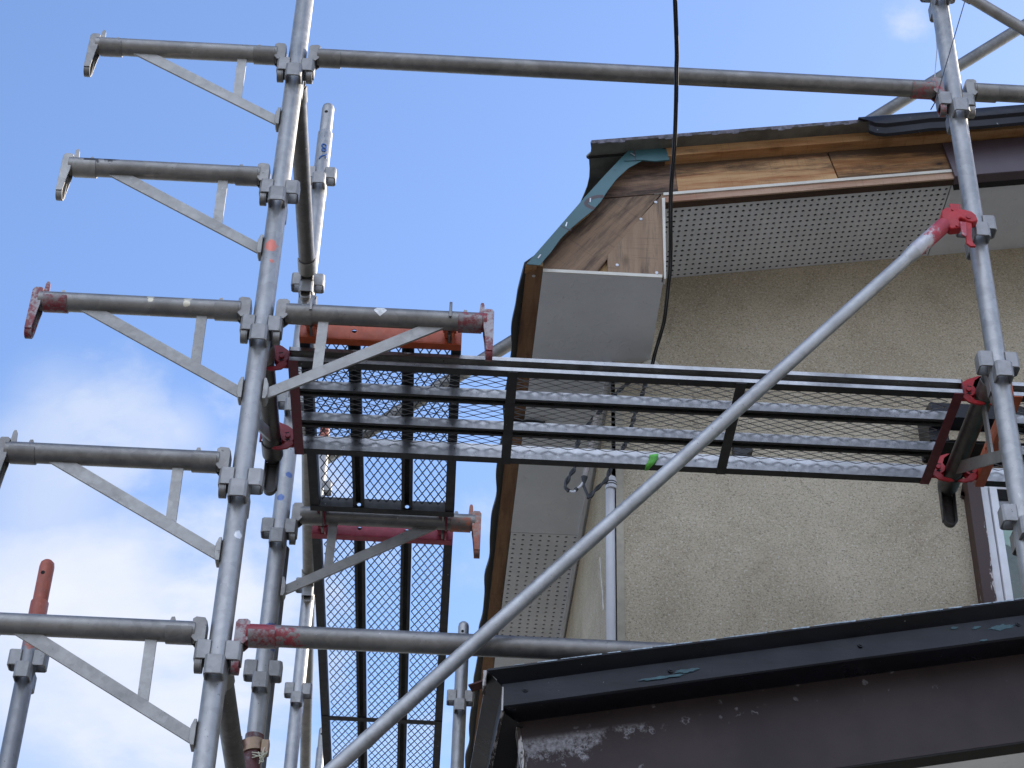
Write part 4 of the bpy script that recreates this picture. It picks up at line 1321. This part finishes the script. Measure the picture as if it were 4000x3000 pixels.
vs, fs = [], []
for i in range(K + 1):
    t_ = i / K
    half = 0.017 * (1 - abs(t_ - 0.38) / (0.62 if t_ > 0.38 else 0.8))
    a = 2.05 + 1.15 * t_
    y_, z_ = (TR + 0.0006) * math.sin(-a + PI / 2 + PI / 2), 0
    ang = R(150) + R(62) * t_
    vs += [(0.285 - half, (TR + 0.0006) * math.cos(ang), (TR + 0.0006) * math.sin(ang)), (0.285 + half, (TR + 0.0006) * math.cos(ang), (TR + 0.0006) * math.sin(ang))]
    if i: fs.append((2 * i - 2, 2 * i - 1, 2 * i + 1, 2 * i))
q.add(vs, fs); q.build("worn_sticker", M_CHALK, br, local=True)
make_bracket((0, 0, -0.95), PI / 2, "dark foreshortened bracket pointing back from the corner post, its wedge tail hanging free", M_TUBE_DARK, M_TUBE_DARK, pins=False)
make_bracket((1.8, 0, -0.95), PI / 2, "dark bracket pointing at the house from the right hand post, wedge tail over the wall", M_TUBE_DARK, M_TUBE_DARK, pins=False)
make_bracket((3.6, 0, -0.95), PI / 2, "bracket on the farthest right post, holding the end of the right deck", M_TUBE, M_TUBE, pins=False)
make_bracket((0, 0.9, -0.9), 0, "bracket between two mesh decks on the second post, with an orange wedge tip", M_TUBE_ORANGE, M_ORTIP)
make_bracket((-0.062, 2.7, -0.9), 0, "bracket on the third post, holding the far end of the long mesh deck", M_TUBE, M_TUBE)

# ledgers
make_ledger((0, 0, 0), 1.8, 0, "long top ledger tube crossing the sky between the two large posts", M_TUBE, M_TUBE, M_SMEAR)
make_ledger((1.8, 0, 0), 1.8, 0, "top ledger tube running right from the right hand post above the brown eave")
make_ledger((0, 0, -1.8), 1.8, 0, "lowest ledger tube with a red painted end, passing behind the lower roof edge", M_LEDGER_RED0, M_REDTIP, M_TUBE)
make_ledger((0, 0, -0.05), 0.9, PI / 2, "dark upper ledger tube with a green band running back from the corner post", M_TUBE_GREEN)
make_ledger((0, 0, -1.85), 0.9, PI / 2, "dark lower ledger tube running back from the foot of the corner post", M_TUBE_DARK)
a = Vector((0, 0.9, -0.05)); b_ = Vector((-0.062, 2.7, -0.05))
make_ledger(a, (b_ - a).length, math.atan2(b_.y - a.y, b_.x - a.x), "ledger tube beside the mesh decks joining the second and third posts")
a = Vector((-0.062, 2.7, -0.05)); b_ = Vector((-0.245, 6.6, -0.05))
make_ledger(a, (b_ - a).length, math.atan2(b_.y - a.y, b_.x - a.x), "far ledger tube running back from the third post beside the lower mesh deck")

# deck boards
dk = make_deck((0.0, 0.097, -0.95), 0, 1.8, "steel mesh deck board spanning between the two large posts in front of the wall", M_MAROON, M_MAROON, M_RED, M_REDB)
make_deck((1.8, 0.097, -0.95), 0, 1.8, "steel mesh deck board continuing right of the right hand post above the window", M_ORANGE, M_ORANGE, M_REDB, M_RED)
make_deck((0.486, 0.0, -0.9), PI / 2, 0.9, "short steel mesh deck with a bright orange end plate beside the corner post", M_ORANGE, M_SOIL_SHADE, M_TUBE, M_TUBE, M_ORANGE, M_MAROON, M_SOIL_SHADE, M_MESHD)
make_deck((0.486, 0.9, -0.9), PI / 2 + 0.008, 1.8, "long steel mesh deck with a crimson end plate, farther from the corner post", M_CRIMSON, M_CRIMSON, M_TUBE, M_TUBE, M_CRIMSON, M_RED, M_SOIL_SHADE, M_MESHD)

# lime tape on the deck
q = MB()
pts = [((0.994, -0.940), (1.018, -0.934)), ((0.993, -0.952), (1.017, -0.948)), ((0.990, -0.964), (1.012, -0.960)), ((0.984, -0.974), (1.006, -0.971)), ((0.982, -0.984), (0.992, -0.981))]
vs, fs = [], []
for i, (l, r_) in enumerate(pts):
    y_ = 0.4705 - (0.004 if i in (2, 3) else 0) + 0.012 * (i == 4)
    for s_, p in enumerate((l, r_)):
        vs.append((p[0], y_ - 0.002 * s_ * (i % 2), p[1]))
    if i: fs.append((2 * i - 2, 2 * i - 1, 2 * i + 1, 2 * i))
q.add(vs, fs)
tp = tag(q.build("tape_strip", M_TAPE), "lime green strip of tape stuck on the deck's rear rail", "tape")
tp.modifiers.new("solid", 'SOLIDIFY').thickness = 0.0008

# ---- front diagonal brace
brace = thing("scaffold_brace", (1.76, -0.06, -0.49), 0, "long grey diagonal brace across the front with a red hook head", "scaffold brace", "scaffold braces")
P = lambda x: (x, -0.06, -0.963 + 1.107 * (x - 1.331))
q = MB()
q.tube(P(0.02), P(1.588), 0.0166, n=24, cap=True)
q.tube(P(1.588), P(1.612), 0.0166, 0.0205, n=24, cap=False)
q.build("tube", metal("galvanised_brace", (0.46, 0.455, 0.44), (0.28, 0.275, 0.265)), brace)
q = MB(); q.tube(P(1.612), P(1.700), 0.0205, n=24)
q.build("sleeve", metal("brace_sleeve_red_end", (0.56, 0.53, 0.53), D_GALV, paint=(0.48, 0.04, 0.06), span=(-0.17, -0.04)), brace)
q = MB()
q.prism([(1.693, -.532), (1.696, -.515), (1.706, -.505), (1.72, -.504), (1.754, -.509), (1.772, -.514), (1.782, -.526), (1.785, -.545), (1.772, -.552), (1.757, -.549), (1.749, -.542), (1.740, -.538), (1.735, -.542), (1.737, -.551), (1.747, -.557), (1.738, -.573), (1.712, -.578), (1.698, -.560)], 'y', -0.073, -0.047)
head = q.build("hook_head", M_REDB, brace, bevel=0.004)
q = MB(); q.prism([(1.721, -.478), (1.750, -.4785), (1.7495, -.508), (1.724, -.508)], 'y', -0.059, -0.054); q.build("head_tab", M_REDB, head, bevel=0.001)
q = MB(); q.prism([(1.751, -.548), (1.769, -.545), (1.763, -.600), (1.7635, -.615), (1.770, -.630), (1.756, -.630), (1.747, -.620)], 'y', -0.069, -0.062); q.build("wedge_lever", M_REDB, head, bevel=0.001)
q = MB(); q.prism([(1.735, -.556), (1.750, -.558), (1.748, -.600), (1.743, -.606), (1.735, -.600)], 'y', -0.0785, -0.0735); q.build("lock_tab", metal("half_red_lock", L_GALV, D_GALV, paint=(0.45, 0.05, 0.07), amount=0.5), head, bevel=0.001)
for (sx, sz, r_) in ((1.761, -.535, 0.0065), (1.722, -.513, 0.003), (1.7275, -.567, 0.0035)):
    q = MB(); q.tube((sx, -0.076, sz), (sx, -0.0725, sz), r_, n=14); q.build("rivet", M_REDB, head)
# ---- upper right brace, leaving the picture
brace2 = thing("scaffold_brace", (1.86, 0, 0.40), 0, "grey brace running down to the right from the top of the right hand post", "scaffold brace", "scaffold braces")
q = MB(); q.tube((1.885, -0.012, 0.374), (3.55, -0.012, -1.10), 0.0165, n=24); q.build("tube", M_TUBE, brace2)
q = MB(); q.prism([(1.845, .392), (1.852, .408), (1.90, .400), (1.902, .372), (1.886, .352), (1.862, .372)], 'y', -0.024, 0.0); q.build("hook_head", M_POCKET, brace2, bevel=0.003)
# ---- long brace behind, passing over the roof
brace3 = thing("scaffold_brace", (-0.1, 2.75, 0.545), 0, "thick grey brace far behind, rising to the right over the upper roof", "scaffold brace", "scaffold braces")
q = MB(); q.tube((-0.12, 2.75, 0.525), (4.3, 2.75, 4.36), 0.0295, n=28); q.build("tube", metal("dull_brace", (0.22, 0.21, 0.195), (0.12, 0.115, 0.105)), brace3)
q = MB(); q.tube((-0.09, 2.725, 0.55), (-0.03, 2.725, 0.60), 0.034, n=20); q.box(-0.10, -0.04, 2.70, 2.74, 0.53, 0.60); q.build("swivel_clamp", M_POCKET, brace3, bevel=0.003)

# ---- dark pipe standing behind the second post, stub pipe with clamp and twine in front of it
dp = thing("steel_pipe", (0.016, 0.957, GZ), 0, "dark bare pipe standing upright behind the blue marked post", "pipe")
q = MB(); q.tube((0.016, 0.957, GZ), (0.004, 0.957, -0.98), TR); q.build("tube", metal("dull_pipe", (0.2, 0.2, 0.2), (0.1, 0.1, 0.1), 0.4), dp)
sp = thing("steel_pipe", (-0.006, 0.842, GZ), 0, "brown painted pipe stub with clamp and twine at the bottom, before the blue marked post", "pipe")
q = MB(); q.tube((-0.012, 0.842, GZ), (0.004, 0.842, -1.618), TR, n=28); q.build("tube", M_PIPE, sp)
cl_ = thing("pipe_clamp", (0.003, 0.842, -1.65), 0, "coppery ring clamp round the top of the brown pipe stub", "clamp")
q = MB()
q.M = Matrix.Translation((0.003, 0.842, -1.652)) @ Matrix.Rotation(R(-10), 4, 'Y')
q.lathe([(0.0255, -0.016), (0.0305, -0.016), (0.0305, 0.016), (0.0255, 0.016)], 24)
q.M = Matrix.Identity(4)
q.build("ring", M_CLAMP, cl_)
q = MB(); q.box(0.026, 0.046, 0.812, 0.842, -1.678, -1.640); q.build("jaw", M_CLAMP, cl_, bevel=0.003)
q = MB(); q.box(-0.034, -0.024, 0.812, 0.84, -1.665, -1.635); q.tube((-0.03, 0.806, -1.65), (-0.03, 0.815, -1.65), 0.006, n=6); q.build("bolt", M_FLAT, cl_, bevel=0.001)
q = MB()
for s in range(5):
    rd = random.Random(s)
    q.sweep(smooth_path([(0.012 + rd.uniform(-.01, .01), 0.815, -1.685 + rd.uniform(-.01, .01)), (0.03, 0.805, -1.69 + rd.uniform(-.01, .01)), (0.044 + rd.uniform(-.01, .008), 0.81, -1.678 + rd.uniform(-.03, .02)), (0.026, 0.815, -1.70 + rd.uniform(-.01, .01))], 5), 0.0014, 5)
tag(q.build("twine_knot", M_TWINE), "pale twine knotted below the coppery clamp", "twine")

# ---- service drop cable
pts = smooth_path([(1.052, 0.872, -0.332), (1.056, 0.835, -0.316), (1.064, 0.76, -0.306), (1.069, 0.684, -0.302), (1.065, 0.546, -0.294), (1.059, 0.433, -0.287), (1.032, 0.182, -0.272), (1.020, -0.02, -0.26), (0.999, -0.241, -0.247), (0.969, -0.476, -0.233), (0.80, -1.6, -0.12), (0.3, -5.0, 0.45), (-1.5, -16.0, 1.6)], 8)
cab = thing("service_cable", (1.052, 0.872, -0.332), 0, "black overhead cable hanging down from the sky to the eave corner", "cable")
q = MB(); q.sweep(pts, 0.0029, 8); q.build("power_core", M_RUBBER, cab)
q = MB(); q.sweep([Vector(p) + Vector((0.0058, -0.0008, 0.0008 * math.sin(i * .7))) for i, p in enumerate(pts)], 0.0028, 8); q.build("power_core", M_RUBBER, cab)
q = MB(); q.sweep([Vector(p) + Vector((0.0030, -0.0030, 0)) for p in pts], 0.0009, 6); q.build("messenger_wire", M_WIREGREY, cab)
# ---- twisted entrance wires under the eave
def twisted(name, path, label, cap=None):
    t = thing(name, path[0], 0, label, "wire", "twisted wires at the conduit")
    sm = smooth_path(path, 8)
    for ph in (0, PI):
        out = []
        dist = 0
        for i, p in enumerate(sm):
            if i: dist += (p - sm[i - 1]).length
            a = dist / 0.034 * 2 * PI / 2 + ph
            out.append(p + Vector((0.0038 * math.cos(a), 0.0038 * math.sin(a) * .6, 0.0038 * math.sin(a))))
        q = MB(); q.sweep(out, 0.0037, 7); q.build("conductor", M_RUBBER, t)
    return t
t1 = twisted("entrance_wire", [(1.046, .865, -.345), (0.99, .85, -.405), (0.945, .85, -.456), (0.888, .85, -.536), (0.861, .85, -.578), (0.834, .85, -.635), (0.826, .85, -.69), (0.824, .85, -.728), (0.812, .85, -.753), (0.802, .85, -.777), (0.798, .85, -.798), (0.809, .85, -.811)], "black twisted wire looping left of the conduit, ending in a white tail")
q = MB(); q.sweep(smooth_path([(0.809, .85, -.811), (0.821, .85, -.813), (0.828, .85, -.803), (0.839, .85, -.793), (0.848, .85, -.778)], 6), 0.004, 8); q.build("white_tail", M_PVC, t1)
q = MB(); q.tube((0.8255, .85, -.807), (0.8305, .85, -.80), 0.0055, n=10); q.build("tie", M_RUBBER, t1)
t2 = twisted("entrance_wire", [(1.046, .867, -.355), (1.031, .855, -.415), (1.019, .85, -.464), (0.999, .85, -.529), (0.988, .85, -.574), (0.968, .85, -.641), (0.945, .85, -.69), (0.926, .85, -.73), (0.913, .85, -.768), (0.894, .85, -.789), (0.873, .85, -.817), (0.864, .85, -.831)], "black twisted wire dipping in a V beside the white conduit")
q = MB(); q.sweep(smooth_path([(0.864, .85, -.831), (0.855, .85, -.806), (0.849, .85, -.785), (0.850, .85, -.765)], 6), 0.0042, 8); q.build("conductor", M_RUBBER, t2)
sl = thing("cable_sleeve", (0.855, .85, -.76), 0, "grey sleeve with black tip hanging below the eave soffit beside the twisted wires", "cable sleeve")
q = MB(); q.tube((0.884, .852, -.54), (0.864, .85, -.70), 0.0085, n=16); q.tube((0.864, .85, -.70), (0.852, .85, -.762), 0.0085, n=16); q.build("sleeve", M_PVCG, sl)
q = MB(); q.tube((0.8515, .85, -.760), (0.849, .85, -.782), 0.0098, 0.0045, n=14); q.build("tip", M_RUBBER, sl)
# ---- thin tie wires on the right hand post
q = MB(); q.sweep([(1.862, -0.052, 0.46), (1.858, -0.05, 0.316), (1.79, -0.052, 0.10), (1.73, -0.04, -0.092), (1.722, -0.02, -0.10)], 0.0016, 6)
tag(q.build("tie_wire", M_RUBBER), "thin black wire tied down the front of the right hand post", "wire")
q = MB(); q.sweep([(1.812, 0.09, 0.42), (1.807, 0.10, 0.274), (1.784, 0.10, 0.136), (1.772, 0.03, 0.03)], 0.0014, 6)
tag(q.build("tie_wire", M_WIREGREY), "thin pale wire hanging behind the right hand post", "wire")
